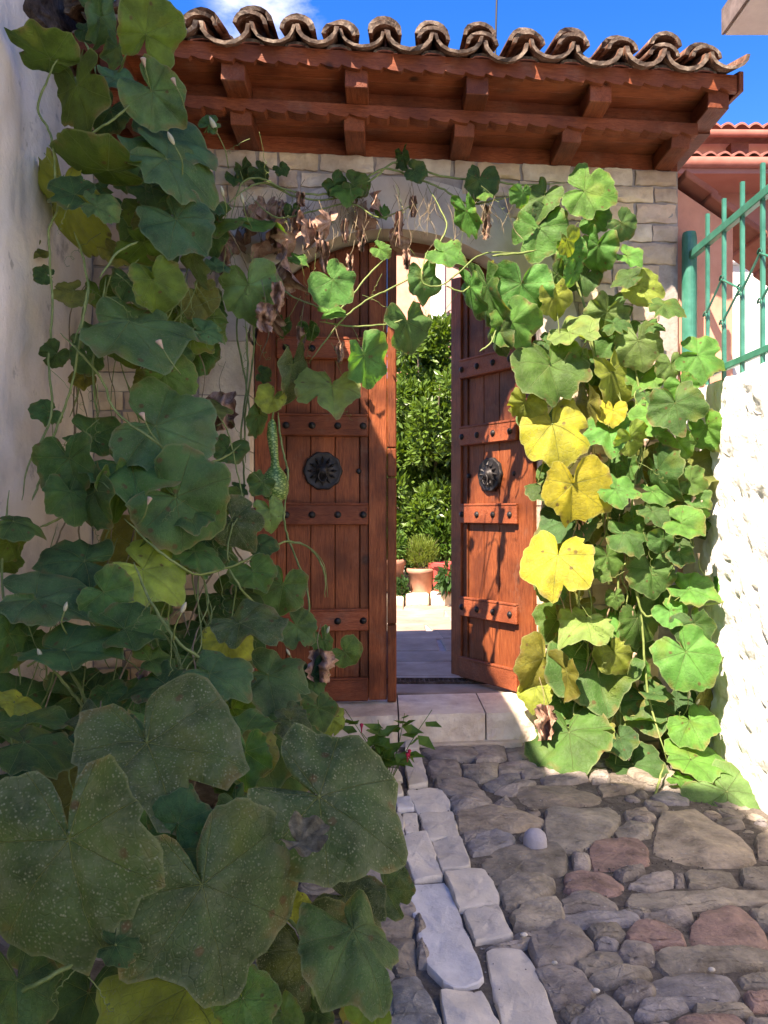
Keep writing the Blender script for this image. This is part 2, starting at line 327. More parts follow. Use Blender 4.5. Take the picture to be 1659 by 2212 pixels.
base = t.mix(t.math('MULTIPLY', t.ramp(rim, [(0.80, (0, 0, 0)), (1.0, (1, 1, 1))]), t.ramp(n1, [(0.52, (0, 0, 0)), (0.62, (0.75, 0.75, 0.75))])), base, (0.17, 0.11, 0.04))
base = t.mix(t.ramp(rim, [(0.955, (0, 0, 0)), (1.0, (0.38, 0.38, 0.38))]), base, (0.30, 0.33, 0.17))
base = t.mix(t.math('MULTIPLY', fine, 0.07), base, (0.24, 0.30, 0.13))
base = t.mix(t.math('MULTIPLY', sec, 0.05), base, (0.22, 0.28, 0.12))
bs = t.n('TexVoronoi', voronoi_dimensions='2D'); bs.inputs['Scale'].default_value = 5.0; t.l(vec, bs.inputs['Vector'])
sepb = t.n('SeparateColor'); t.l(bs.outputs['Color'], sepb.inputs[0])
brown = t.math('MULTIPLY', t.ramp(t.math('ADD', bs.outputs['Distance'], t.math('MULTIPLY', n2, 0.12)), [(0.12, (1, 1, 1)), (0.19, (0, 0, 0))]), t.math('GREATER_THAN', sepb.outputs[0], 0.72))
base = t.mix(t.math('MULTIPLY', brown, 0.8), base, (0.11, 0.065, 0.025))
base = t.mix(t.math('MULTIPLY', vm, 0.65), base, (0.30, 0.38, 0.16))
sp = t.n('TexVoronoi', voronoi_dimensions='2D'); sp.inputs['Scale'].default_value = 58; sp.inputs['Randomness'].default_value = 1.0; t.l(vec, sp.inputs['Vector'])
spot = t.math('MULTIPLY', t.ramp(sp.outputs['Distance'], [(0.10, (1, 1, 1)), (0.34, (0, 0, 0))]), t.ramp(n2, [(0.42, (0, 0, 0)), (0.64, (1, 1, 1))]))
film = t.ramp(t.noise(vec, 5.5, 4, 0.75), [(0.46, (0, 0, 0)), (0.84, (0.50, 0.50, 0.50))])
mil = t.math('MULTIPLY', t.math('MAXIMUM', spot, film), oi.outputs['Alpha'])
base = t.mix(mil, base, (0.235, 0.265, 0.175))
p = t.n('BsdfPrincipled'); t.l(base, p.inputs['Base Color']); p.inputs['Specular IOR Level'].default_value = 0.28
t.l(t.math('MULTIPLY_ADD', n2, 0.25, 0.48), p.inputs['Roughness'])
hgt = t.math('SUBTRACT', t.math('MULTIPLY_ADD', n2, 0.25, t.math('MULTIPLY', n1, 0.8)), t.math('MULTIPLY_ADD', vm, 0.9, t.math('MULTIPLY_ADD', sec, 0.07, t.math('MULTIPLY', fine, 0.12))))
nb = t.bump(hgt, 0.8, 0.010); t.l(nb, p.inputs['Normal'])
tr = t.n('BsdfTranslucent'); t.l(t.mix(1.0, base, (1.9, 1.75, 0.6), 'MULTIPLY'), tr.inputs['Color']); t.l(nb, tr.inputs['Normal'])
mx = t.n('MixShader'); mx.inputs[0].default_value = 0.36; oo = t.n('OutputMaterial')
t.l(p.outputs[0], mx.inputs[1]); t.l(tr.outputs[0], mx.inputs[2]); t.l(mx.outputs[0], oo.inputs[0]); M['leaf'] = t.m
t = NT('dried_leaf'); v = t.wcoords(); a = t.noise(v, 30, 6, 0.7)
c = t.ramp(a, [(0.3, (0.15, 0.075, 0.05)), (0.5, (0.33, 0.20, 0.145)), (0.75, (0.52, 0.38, 0.29))])
M['dried'] = t.finish(c, 0.8, t.bump(a, 0.5, 0.006), 0.2)
t = NT('vine_stem'); v = t.wcoords(); a = t.noise(v, 25, 5, 0.6)
M['stem'] = t.finish(t.ramp(a, [(0.3, (0.10, 0.15, 0.035)), (0.7, (0.24, 0.29, 0.10))]), 0.55, t.bump(a, 0.3, 0.003), 0.3)
t = NT('dry_stem'); v = t.wcoords(); a = t.noise(v, 25, 5, 0.6)
M['dry_stem'] = t.finish(t.ramp(a, [(0.3, (0.12, 0.085, 0.05)), (0.7, (0.30, 0.24, 0.15))]), 0.8, None, 0.2)
t = NT('gourd_skin'); v = t.wcoords((1, 1, 2.2)); a = t.n('TexVoronoi', feature='DISTANCE_TO_EDGE'); a.inputs['Scale'].default_value = 42; t.l(v, a.inputs['Vector'])
M['gourd'] = t.finish(t.ramp(a.outputs['Distance'], [(0.05, (0.05, 0.13, 0.02)), (0.25, (0.30, 0.40, 0.12))]), 0.4, None, 0.4)
M['bud'] = NT('bud').finish((0.42, 0.40, 0.26), 0.7, None, 0.2)
M['wilted'] = NT('wilted').finish((0.45, 0.33, 0.24), 0.8, None, 0.2)

# ============================================================ GROUND AND STREET
g = MB(); g.add([(-150, -150, -0.6), (150, -150, -0.6), (150, 150, -0.6), (-150, 150, -0.6)], [(0, 1, 2, 3)])
tag(g.build('ground', M['dirt']), kind='structure')
nx, ny = 40, 70
g = MB(); vv = []
for j in range(ny + 1):
    for i in range(nx + 1):
        x = -1.6 + 3.5 * i / nx; y = -4.0 + 8.35 * j / ny
        vv.append((x, y, gz(x, y) - 0.004 + 0.009 * mnoise.noise(Vector((x * 6, y * 6, 1)))))
g.add(vv, [(j * (nx + 1) + i, j * (nx + 1) + i + 1, (j + 1) * (nx + 1) + i + 1, (j + 1) * (nx + 1) + i) for j in range(ny) for i in range(nx)])
street = tag(g.build('street', M['dirt'], smooth=True, origin=(0, 0, 0)), kind='structure')

POLYS = []                                  # outlines of the stones already laid (street x, y)
def stone(poly, colr, name, mat, height=0.03, rough=0.010, dome=0.012, n=22):
    P = [Vector((p.x, p.y)) for p in poly]
    POLYS.append(P)
    c = sum(P, Vector((0, 0))) / len(P)
    per = [0.0]
    for i in range(len(P)): per.append(per[-1] + (P[(i + 1) % len(P)] - P[i]).length)
    ring = []; sd = rnd(0, 99)
    for k in range(n):
        s_ = per[-1] * k / n; i = max(j for j in range(len(P)) if per[j] <= s_ + 1e-9)
        tt = (s_ - per[i]) / max(1e-6, per[i + 1] - per[i]); q = P[i].lerp(P[(i + 1) % len(P)], tt)
        ring.append(q)
    rs = []
    for k in range(n):                      # soften the corners, then roughen
        q = ring[k] * 0.76 + (ring[k - 1] + ring[(k + 1) % n]) * 0.12
        w = mnoise.noise(Vector((q.x * 22, q.y * 22, sd))) * rough
        d = (q - c); rs.append(q + d.normalized() * (w + (.002 if dome < .005 else .005)))
    tx, ty, tz = rnd(-0.05, 0.05), rnd(-0.05, 0.05), rnd(-0.005, 0.007)
    fac = [(rnd(-.13, .13), rnd(-.13, .13), rnd(0.003, .014)) for _ in range(4)]
    def top(q):
        fz = min([0.006] + [fa * (q.x - c.x) + fb * (q.y - c.y) + fc for fa, fb, fc in fac]) * .7 if dome > 0.005 else 0
        return fz + gz(q.x, q.y) + height + tz + tx * (q.x - c.x) + ty * (q.y - c.y) + 0.012 * mnoise.noise(Vector((q.x * 11, q.y * 11, sd))) + 0.004 * mnoise.noise(Vector((q.x * 40, q.y * 40, sd))) * (1 if dome > .005 else 0) + (.004 * mnoise.noise(Vector((q.x * 7, q.y * 7, sd))) if dome < .005 else 0) * (1 if dome > 0.005 else 0.0)
    sharp = dome < 0.005
    b = MB(); R_ = [(-.003, -0.075), (-.003, -0.016), (-.001, -0.004), (.003, 0), (.014, .001), (.25, .001), (.5, dome * .7), (.75, dome)] if sharp else [(-.006, -0.075), (-.006, -0.020), (-.001, -0.007), (.006, 0.0), (.028, .002), (.30, dome * .5), (.55, dome * .8), (.8, dome)]
    for f, dz in R_:
        for k in range(n):
            dl_ = max(1e-4, (rs[k] - c).length); g_ = (1 - f) if f > .05 else 1 - f / dl_
            q = c + (rs[k] - c) * g_
            chip = .006 * max(0, mnoise.noise(Vector((q.x * 40, q.y * 40, sd)))) if -.01 < dz < .004 else 0
            b.v.append(Vector((q.x, q.y, top(q) + dz - chip + (rnd(-0.0018, 0.0018) if dz > -0.05 and not sharp else 0))))
    for r in range(len(R_) - 1):
        for k in range(n): b.f.append((r * n + k, r * n + (k + 1) % n, (r + 1) * n + (k + 1) % n, (r + 1) * n + k))
    b.v.append(Vector((c.x, c.y, top(c) + dome))); m = len(b.v) - 1
    for k in range(n): b.f.append(((len(R_) - 1) * n + k, (len(R_) - 1) * n + (k + 1) % n, m))
    o = b.build(name, mat, street, smooth=True, sharp=R(33)); o.color = (*colr, 1)
    return o
def HP(txt, lift=0.014):
    vals = [float(q) for q in txt.split()]
    pts = [ground(829.5 + vals[i] / 2, 1548 + vals[i + 1] / 2, lift) for i in range(0, len(vals), 2)]
    a = sum(pts[i].x * pts[(i + 1) % len(pts)].y - pts[(i + 1) % len(pts)].x * pts[i].y for i in range(len(pts)))
    return pts if a > 0 else pts[::-1]
PAVERS = """90 150 155 140 192 295 105 305|95 318 235 305 285 360 280 385 295 400 150 410|150 412 295 402 322 510 190 522
205 525 330 512 378 655 250 662|258 668 435 660 495 770 500 800 325 825|345 830 490 808 555 940 395 965
440 995 600 985 650 1060 790 1440 540 1440 455 1090|0 285 70 278 82 335 10 345|40 345 110 342 130 390 60 400|80 410 140 405 150 490 95 500
55 520 185 502 255 690 130 700 70 570|90 712 270 705 440 1135 275 1170 190 1080|240 1185 420 1165 560 1460 300 1460|-30 225 60 220 78 272 -20 280
-10 350 30 348 50 405 0 410|20 410 72 408 90 505 30 515|440 1460 560 1470 600 1700 420 1700|580 1455 790 1455 850 1700 620 1700|95 60 150 95 152 133 92 142""".replace('\n', '|').split('|')
for i, s_ in enumerate(PAVERS):
    cc = (0.68, 0.62, 0.55) if i not in (8, 11) else (0.60, 0.59, 0.61)
    k = rnd(0.9, 1.08)
    stone(HP(s_, 0.013), tuple(q * k for q in cc), 'paver', M['paver'], 0.013, 0.008, 0.002, 36)
GREY, TAN, BLUE, RED, OLI = (0.282, 0.245, 0.218), (0.318, 0.262, 0.202), (0.270, 0.250, 0.246), (0.292, 0.195, 0.165), (0.276, 0.240, 0.194)
COBB = """G 165 140 395 105 405 180 210 185|G 395 125 515 115 525 180 400 195|G 525 110 690 80 690 160 535 180|G 190 200 320 190 330 255 210 275
O 340 205 495 200 485 255 410 270 345 240|G 495 195 670 165 680 200 600 235 500 240|G 590 238 690 205 690 250 610 258|G 225 270 380 258 420 310 300 340 240 315
B 425 290 500 245 585 238 590 262 480 310|G 470 318 600 268 660 275 560 330|G 290 355 430 318 470 370 310 405|G 680 258 870 242 880 268 690 290
T 550 308 885 275 940 350 935 365 640 385 580 370|T 925 292 1060 275 1080 308 945 333|G 485 370 530 338 570 378 495 384|T 315 415 470 382 560 388 690 430 680 460 500 490 330 490
O 700 410 760 395 880 390 1000 358 1045 380 1010 460 950 520 800 580 705 560|G 335 500 430 484 470 503 350 540|B 360 555 400 520 480 503 560 525 565 545 450 580 390 590
O 415 630 470 572 600 545 745 542 790 605 770 670 600 690 480 715|G 820 580 885 592 880 640 825 640|R 890 545 940 520 1100 515 1140 560 1135 625 1060 650 900 648
O 1000 470 1060 452 1155 462 1150 508 1010 513|T 1045 405 1130 395 1165 430 1060 440|T 1165 520 1205 400 1340 392 1400 430 1560 530 1605 605 1590 630 1300 638 1170 628
T 1612 515 1690 475 1690 615 1615 600|O 500 730 560 692 680 682 735 702 735 740 640 795 530 815|R 775 740 800 672 860 657 960 672 1040 715 1000 743 860 753
G 1055 722 1110 688 1240 668 1250 723 1120 735|G 995 668 1110 648 1125 665 1040 690|O 1305 668 1350 652 1500 657 1525 712 1400 728 1320 720|O 1540 655 1690 652 1690 730 1560 712
G 768 788 810 760 920 758 1000 792 1000 818 880 824 780 828|O 1035 792 1060 750 1200 753 1400 740 1690 738 1690 790 1480 798 1200 826 1050 810|O 560 843 600 803 750 788 775 822 765 890 640 915 570 900
B 772 843 900 829 1050 833 1108 860 1070 883 780 895|G 1118 850 1200 842 1310 815 1330 868 1230 888 1130 880|R 1312 980 1330 900 1400 822 1480 808 1560 840 1620 900 1650 970 1630 1003 1400 990
O 1585 833 1690 810 1690 920 1612 885|O 887 912 1000 878 1038 938 1000 950 910 955|R 1052 932 1100 884 1220 892 1290 942 1288 975 1200 983 1060 970
G 640 942 760 898 850 922 905 990 820 1040 660 1060 637 1000|B 920 982 960 962 1008 972 1000 998 930 998|G 1012 1010 1050 974 1160 992 1175 1050 1060 1068
O 1182 1012 1400 998 1660 1022 1690 1070 1420 1078 1250 1108 1172 1060|O 832 1052 890 1014 1010 1003 1030 1058 930 1080 870 1090|G 657 1082 760 1058 850 1082 905 1200 740 1245 690 1150
O 892 1112 1000 1088 1140 1083 1150 1108 960 1150|G 1002 1182 1100 1143 1155 1162 1150 1208 1040 1230|B 1162 1142 1320 1093 1470 1098 1540 1178 1480 1238 1300 1230 1172 1200
B 1082 1282 1120 1233 1280 1204 1318 1250 1160 1298|B 810 1327 900 1232 960 1198 1060 1300 1090 1440 800 1440|R 1252 1312 1520 1278 1560 1327 1540 1400 1260 1400
O 1535 1113 1690 1093 1690 1158 1560 1150|R 1562 1192 1690 1172 1690 1240 1600 1250|O 1335 1243 1560 1232 1595 1268 1350 1288|O 762 1264 850 1243 880 1256 800 1300
T -20 762 40 782 44 800 0 820 -40 810|G 52 792 110 782 125 830 60 850|T -40 842 60 833 125 880 110 940 0 950|T 40 962 128 982 133 1100 60 1098 0 992
W 40 1122 150 1112 180 1182 235 1330 240 1460 0 1460 20 1200|G 1120 1330 1230 1320 1240 1440 1110 1440|G 1580 1290 1700 1270 1700 1400 1590 1400|G 690 190 870 180 880 235 700 245
G 890 235 960 228 970 275 900 280|G 440 985 560 965 620 960 600 980 470 995|G 580 945 632 935 640 960 590 965|G 1085 440 1150 445 1140 455 1095 452
G 1250 670 1290 675 1300 722 1260 725|O 1030 835 1110 825 1150 835 1120 850|G 150 840 175 900 150 950 135 880|G 165 960 185 1060 150 1060 145 980""".replace('\n', '|').split('|')
CC = dict(G=GREY, T=TAN, B=BLUE, R=RED, O=OLI, W=(0.24, 0.235, 0.235))
for s_ in COBB:
    k = rnd(0.95, 1.30)
    stone(HP(s_[2:]), tuple(q * k for q in CC[s_[0]]), 'cobblestone', M['cobble'], 0.014, 0.012, 0.0055, 34)
# the rest of the street: stones laid wherever there is still room
def clear(q, r):
    for P in POLYS:
        inside = False; n = len(P); j = n - 1
        for i in range(n):
            a, b = P[i], P[j]
            if (a.y > q.y) != (b.y > q.y) and q.x < (b.x - a.x) * (q.y - a.y) / (b.y - a.y) + a.x: inside = not inside
            j = i
        if inside: return False
        for i in range(n):
            a, b = P[i], P[(i + 1) % n]; ab = b - a
            tt = max(0, min(1, (q - a).dot(ab) / max(1e-9, ab.length_squared)))
            if (q - a - ab * tt).length < r: return False
    return True
for r0, tries in ((0.12, 260), (0.085, 420), (0.055, 500), (0.036, 500), (0.024, 500)):
    for _ in range(tries):
        q = Vector((rnd(-1.35, 1.6), rnd(1.0 if r0 > 0.05 else 1.9, 4.08)))
        if r0 < 0.05 and not (-0.1 < q.x < 1.6): continue
        if clear(q, r0 * 1.02):
            an = rnd(0, 6.28); el = rnd(0.95, 1.12) if r0 < 0.06 else rnd(0.95, 1.25)
            poly = []
            for k in range(8):
                w = 2 * math.pi * k / 8; rr_ = r0 * rnd(0.82, 1.0)
                poly.append(Vector((q.x + rr_ * el * math.cos(w) , q.y + rr_ * math.sin(w) * 0.92)))
            cc = random.choice([GREY, TAN, OLI, BLUE, GREY, OLI]); kk = rnd(0.9, 1.28)
            stone(poly, tuple(z * kk for z in cc), 'cobblestone', M['cobble'], rnd(0.004, 0.011), 0.008, 0.006, 18 if r0 > 0.05 else 10)
pb = MB()                                   # loose grit in the joints
for _ in range(5200):
    x, y = rnd(-0.5, 1.62), rnd(1.85, 4.12); s_ = rnd(0.002, 0.005)
    c = Vector((x, y, gz(x, y) - 0.004 + rnd(0, 0.007)))
    pb.add([c + Vector((s_ * rnd(.7, 1.3), 0, 0)), c + Vector((0, s_, 0)), c + Vector((-s_, 0, 0)), c + Vector((0, -s_ * rnd(.7, 1.3), 0)), c + Vector((0, 0, s_ * .8)), c + Vector((0, 0, -s_))],
           [(0, 1, 4), (1, 2, 4), (2, 3, 4), (3, 0, 4), (1, 0, 5), (2, 1, 5), (3, 2, 5), (0, 3, 5)])
tag(pb.build('gravel', M['gravel'], street, origin=(0, 0, 0)), kind='stuff')
# upright pale post end and a few white pebbles
q = ground(829.5 + 653 / 2, 1548 + 535 / 2, 0.03)
b = MB(); b.lathe((q.x, q.y, gz(q.x, q.y) - 0.05), [(0.044, 0), (0.046, 0.05), (0.044, 0.085), (0.039, 0.105), (0.026, 0.118), (0.006, 0.124)], 18)
o = b.build('round_stone', M['paver'], None, smooth=True); o.color = (0.44, 0.42, 0.46, 1)
tag(o, 'pale rounded stone standing upright among the cobbles', 'stone')
for (px, py) in ((737, 1045), (915, 1165), (1415, 1075), (605, 925)):
    q = ground(829.5 + px / 2, 1548 + py / 2, 0.045); b = MB(); r_ = rnd(0.006, 0.011)
    b.lathe((0, 0, 0), [(r_ * .5, -r_ * .6), (r_, 0), (r_ * .8, r_ * .5), (r_ * .3, r_ * .8)], 8)
    b.v = [Vector((q.x + p.x * 1.4, q.y + p.y, q.z - 0.012 + p.z)) for p in b.v]
    o = b.build('pebble', M['paver'], street, smooth=True); o.color = (0.55, 0.52, 0.47, 1)

# ============================================================ GATE WALL
UC, HW, ZS, ZT, ZA, TOPZ = 0.079, 0.783, 0.20, 2.147, 2.767, 3.15
UL, UR, UE = UC - HW, UC + HW, U(1465)
def zin(u):
    w = (u - UC) / HW
    return ZT + (ZA - ZT) * math.sqrt(max(0, 1 - w * w))
def zout(u):
    w = (u - UC) / (HW + 0.22)
    return ZT + 0.90 * math.sqrt(max(0, 1 - w * w))
gate = empty('gate_wall', W(UC, 0.2, 0.0), 'stone gate wall with plastered arch under the tiled wooden eaves', 'wall')
def slab_cols(us, zlo, zhi, d0, d1):
    b = MB()
    for a, c in zip(us[:-1], us[1:]):
        ring0 = [W(a, d0, zlo(a)), W(c, d0, zlo(c)), W(c, d0, zhi(c)), W(a, d0, zhi(a))]
        ring1 = [W(a, d1, zlo(a)), W(c, d1, zlo(c)), W(c, d1, zhi(c)), W(a, d1, zhi(a))]
        n = len(b.v); b.v += ring0 + ring1
        b.f += [(n, n + 1, n + 2, n + 3), (n + 7, n + 6, n + 5, n + 4), (n, n + 4, n + 5, n + 1), (n + 3, n + 2, n + 6, n + 7)]
    return b
arcs = [UC - HW * math.cos(math.pi * i / 32) for i in range(33)]
core = slab_cols(arcs, lambda u: zin(u) + 0.02, lambda u: TOPZ, 0.007, 0.44)
for a, c in ((-1.62, UL - 0.015), (UR + 0.015, UE)):
    core.box(a, c, 0.007, 0.44, -0.25, TOPZ, W)
core.build('wall_core', M['mortar'], gate)
arc2 = [UC - (HW + 0.22) * math.cos(math.pi * i / 40) for i in range(41)]
sb = slab_cols(arc2, lambda u: zin(u) if abs(u - UC) < HW else ZT, zout, -0.004, 0.45)
# the reveal of the arch is the lower side of this band
sb.build('arch_surround', M['arch'], gate, smooth=False)
def block(u0, u1, z0, z1, name='block', rough=0.010, d0=-0.008, depth=0.06, tint=None, nz_=6):
    nu = max(5, min(14, int((u1 - u0) / 0.022))); b = MB(); sd = rnd(0, 99)
    bow = rnd(-0.1, 0.5); grid = []
    for j in range(nz_ + 1):
        for i in range(nu + 1):
            fu, fz = i / nu, j / nz_
            u = u0 + (u1 - u0) * fu; z = z0 + (z1 - z0) * fz
            edge = i in (0, nu) or j in (0, nz_)
            d = d0 - (rough * bow * (1 - (2 * fu - 1) ** 4) * (1 - (2 * fz - 1) ** 4)) + rough * 0.9 * mnoise.noise(Vector((u * 14, z * 14, sd))) + rough * .5 * mnoise.noise(Vector((u * 34, z * 34, sd)))
            if edge:
                d = d0 + 0.004 + rough * 0.4 * mnoise.noise(Vector((u * 14, z * 14, sd)))
                u += rough * 0.5 * mnoise.noise(Vector((u * 20, z * 20, sd + 5))); z += rough * 0.5 * mnoise.noise(Vector((u * 20, z * 20, sd + 9)))
            b.v.append(W(u, d, z)); grid.append((u, z))
    for j in range(nz_):
        for i in range(nu):
            a = j * (nu + 1) + i; b.f.append((a, a + 1, a + nu + 2, a + nu + 1))
    rim = [i for i in range(nu + 1)] + [(j + 1) * (nu + 1) - 1 for j in range(1, nz_ + 1)] + [nz_ * (nu + 1) + i for i in range(nu - 1, -1, -1)] + [j * (nu + 1) for j in range(nz_ - 1, 0, -1)]
    n = len(b.v)
    for r in rim: b.v.append(W(grid[r][0], d0 + depth, grid[r][1]))
    for k in range(len(rim)): b.f.append((rim[k], n + k, n + (k + 1) % len(rim), rim[(k + 1) % len(rim)]))
    o = b.build(name, M['block'], gate, smooth=True, sharp=R(38))
    tt = tint or random.choice([(1, .97, .93), (1.08, 0.99, 0.84), (0.90, 0.83, 0.80), (1.08, 1.04, .97), (1.04, 0.93, 0.76), (0.98, 0.84, 0.76), (.84, .76, .70)])
    o.color = (*tt, 1); return o
z = TOPZ; courses = []
while z > -0.05:
    h = rnd(0.082, 0.125); courses.append((z - h, z)); z -= h
for ci, (z0, z1) in enumerate(courses):
    zm = z0 if z0 > ZT else z0
    if z0 + 0.02 >= ZT + 0.90: spans = [(-1.5, UE)]
    else:
        hw = HW + 0.20
        if z0 > ZT: hw = (HW + 0.22) * math.sqrt(max(0, 1 - ((z0 + 0.035 - ZT) / 0.90) ** 2))
        elif z0 > 0.0: hw = HW + 0.27
        if z0 < ZT - 0.02 and z1 > ZT: hw = HW + 0.27
        ue = UE if z0 > 2.6 else U(1425)
        spans = [(-1.5, UC - hw - 0.012), (UC + hw + 0.012, ue)]
    for a, c in spans:
        u = a
        while u < c - 0.01:
            w = rnd(0.11, 0.30)
            if c - u - w < 0.11: w = c - u
            g_ = rnd(0.003, 0.012); hz = rnd(0.002, 0.012)
            block(u + g_, u + w - g_, z0 + hz, z1 - hz * 0.6, rough=0.020 if z0 > 2.3 else 0.011)
            u += w
for side in (-1, 1):                        # large dressed blocks of the two jambs
    z = ZS - 0.01; k = 0
    while z < ZT - 0.01:
        h = min(rnd(0.24, 0.34), ZT - z)
        if ZT - z - h < 0.12: h = ZT - z
        a, c = (UL - 0.262, UL) if side < 0 else (UR, UR + 0.262)
        o = block(a + 0.002, c - 0.001, z + 0.003, z + h - 0.003, 'jamb_block', 0.002, -0.006, 0.45, (1.08, 1.06, 1.02), 3)
        z += h; k += 1

# ------------------------------------------------------------ step and threshold
step = empty('door_step', W(UC, -0.1, 0.0), 'pale stone doorstep of three long blocks below the gate doors', 'step')
for a, c in ((U(715, -.15), U(861, -.15)), (U(861, -.15), U(1050, -.15)), (U(1050, -.15), U(1200, -.15))):
    b = MB(); sd = rnd(0, 9); n = 12; m = 5
    for j in range(m + 1):
        for i in range(n + 1):
            u = a + 0.004 + (c - a - 0.008) * i / n; zz = 0.0 + 0.195 * j / m
            e = 0.006 if i in (0, n) or j == m else 0
            b.v.append(W(u, -0.15 + e + 0.012 * mnoise.noise(Vector((u * 14, zz * 20, sd))), zz - (0.004 * mnoise.noise(Vector((u * 9, 3, sd))) if j == m else 0)))
    for j in range(m):
        for i in range(n):
            q = j * (n + 1) + i; b.f.append((q, q + 1, q + n + 2, q + n + 1))
    base = len(b.v)
    for i in range(n + 1):
        u = a + 0.004 + (c - a - 0.008) * i / n; b.v.append(W(u, 0.30, 0.20))
    for i in range(n): b.f.append((m * (n + 1) + i, m * (n + 1) + i + 1, base + i + 1, base + i))
    b.v += [W(a + .004, 0.3, 0.0), W(c - .004, 0.3, 0.0)]
    b.f.append(tuple([j * (n + 1) for j in range(m + 1)] + [base, len(b.v) - 2])[::-1]); b.f.append(tuple([j * (n + 1) + n for j in range(m + 1)] + [base + n, len(b.v) - 1]))
    o = b.build('step_block', M['block'], step); o.color = (1.12, 1.14, 1.16, 1)
b = MB(); b.box(U(730, -.2), U(1130, -.2), -0.195, -0.13, -0.02, 0.055, W); o = b.build('footing', M['block'], step, bevel=0.006); o.color = (0.95, 0.93, 0.9, 1)

# ============================================================ DOORS
def door(name, label, hinge, ang, s_out, handed):
    """leaf hung at its hinge; s runs from hinge to free edge, o outwards to the street"""
    hx, hy = hinge; ca, sa = math.cos(ang), math.sin(ang)
    dirs = Vector((-ca * handed, sa)); nrm = Vector((-sa * handed, -ca))
    slope = 0.11 if ang == 0 else 0.0
    def T(s, o, z):
        p = Vector((hx, hy)) + dirs * s + nrm * o
        return Vector((p.x, p.y + slope * dirs.x * s, z))
    Wd = s_out
    def ztop(s):                            # the leaf follows the arch when shut
        u = (UR - s) if handed > 0 else (UL + s)
        return zin(u) - 0.025
    e = empty(name, T(0, 0, 0.21), label, 'door', 'pair of studded gate doors')
    def up(nm, s0, s1, o0, o1, z0, mat='wood_upright', bev=0.003, zt=None):
        k = 6; b = MB()
        top_ = [(s0 + (s1 - s0) * i / k) for i in range(k + 1)]
        prof = [(s0, z0), (s1, z0)] + [(q, min(ztop(q), zt) if zt else ztop(q)) for q in reversed(top_)]
        b.prism([T(q, o0, zz) for q, zz in prof], [T(q, o1, zz) for q, zz in prof])
        return b.build(nm, M[mat], e, bevel=bev)
    zb = 0.215
    up('stile', 0.0, 0.115, -0.03, 0.024, zb)
    up('stile', Wd - 0.10, Wd, -0.03, 0.024, zb)
    edges = [0.115, 0.165, 0.165 + (Wd - 0.315) * 0.33, 0.165 + (Wd - 0.315) * 0.66, Wd - 0.15, Wd - 0.10]
    for i, (a, c) in enumerate(zip(edges[:-1], edges[1:])):
        up('plank', a + 0.0018, c - 0.0018, -0.030, 0.0 if 0 < i < 4 else 0.010, zb)
    up('backing', 0.06, Wd - 0.05, -0.045, -0.031, zb + .004, 'wood_level', 0)
    for zc, hh in ((0.275, 0.06), (0.655, 0.056), (1.235, 0.056), (1.72, 0.056), (2.14, 0.056)):
        b = MB(); b.box(0.117, Wd - 0.102, -0.01, 0.042, zc - hh, zc + hh, T)
        rl = b.build('rail', M['wood_level'], e, bevel=0.006)
        b = MB(); b.box(0.118, Wd - 0.103, 0.02, 0.046, zc + hh - 0.004, zc + hh + 0.010, T); b.build('moulding', M['wood_level'], rl, bevel=0.003)
        if zc < 0.3: continue
        for k in range(4):
            s = 0.17 + (Wd - 0.30) * k / 3
            b = MB(); n = 10
            for r_, o_ in ((0.020, 0.040), (0.019, 0.046), (0.012, 0.053), (0.003, 0.056)):
                for q in range(n): b.v.append(T(s + r_ * math.cos(6.2832 * q / n), o_, zc + r_ * math.sin(6.2832 * q / n)))
            for r_ in range(3):
                for q in range(n): b.f.append((r_ * n + q, r_ * n + (q + 1) % n, (r_ + 1) * n + (q + 1) % n, (r_ + 1) * n + q))
            b.f.append(tuple(3 * n + q for q in range(n)))
            b.build('stud', M['iron'], rl, smooth=True)
    # round iron boss with a pierced rosette
    sc, zc = Wd * 0.51, 1.475; n = 40; b = MB()
    rings = [(0.104, 0.0), (0.104, 0.016), (0.098, 0.024), (0.090, 0.020), (0.060, 0.024), (0.034, 0.030), (0.030, 0.040), (0.018, 0.050), (0.004, 0.054)]
    for i, (r_, o_) in enumerate(rings):
        for q in range(n):
            w = 6.28318 * q / n
            rr_ = r_ * (1 + (0.035 * math.cos(w * 10) if i < 3 else 0))
            b.v.append(T(sc + rr_ * math.cos(w), o_, zc + rr_ * math.sin(w)))
    for i in range(len(rings) - 1):
        for q in range(n): b.f.append((i * n + q, i * n + (q + 1) % n, (i + 1) * n + (q + 1) % n, (i + 1) * n + q))
    b.f.append(tuple((len(rings) - 1) * n + q for q in range(n)))
    boss = b.build('boss', M['iron'], e, smooth=True)
    b = MB()
    for q in range(12):
        w = 6.28318 * q / 12
        pts = [(0.036, 0, .028), (0.06, 0.008, .034), (0.084, 0, .024), (0.06, -0.008, .034)]
        vv = []
        for r_, off, o_ in pts:
            ww = w + off / r_; vv.append(T(sc + r_ * math.cos(ww), o_, zc + r_ * math.sin(ww)))
        vv.append(T(sc + 0.06 * math.cos(w), 0.042, zc + 0.06 * math.sin(w)))
        b.add(vv, [(0, 1, 4), (1, 2, 4), (2, 3, 4), (3, 0, 4)])
        b.lathe((0, 0, 0), [(0.001, 0)], 3) if False else None
    b.build('rosette', M['iron'], boss)
    b = MB()
    for k in range(15):
        w = 6.28318 * k / 14 
        b.v.append(T(sc + 0.022 * math.cos(w), 0.050, zc - 0.03 + 0.03 * math.sin(w)))
    rg = MB(); rg.tube(b.v, 0.005, 0.005, 6); rg.build('knocker_ring', M['iron'], boss, smooth=True)
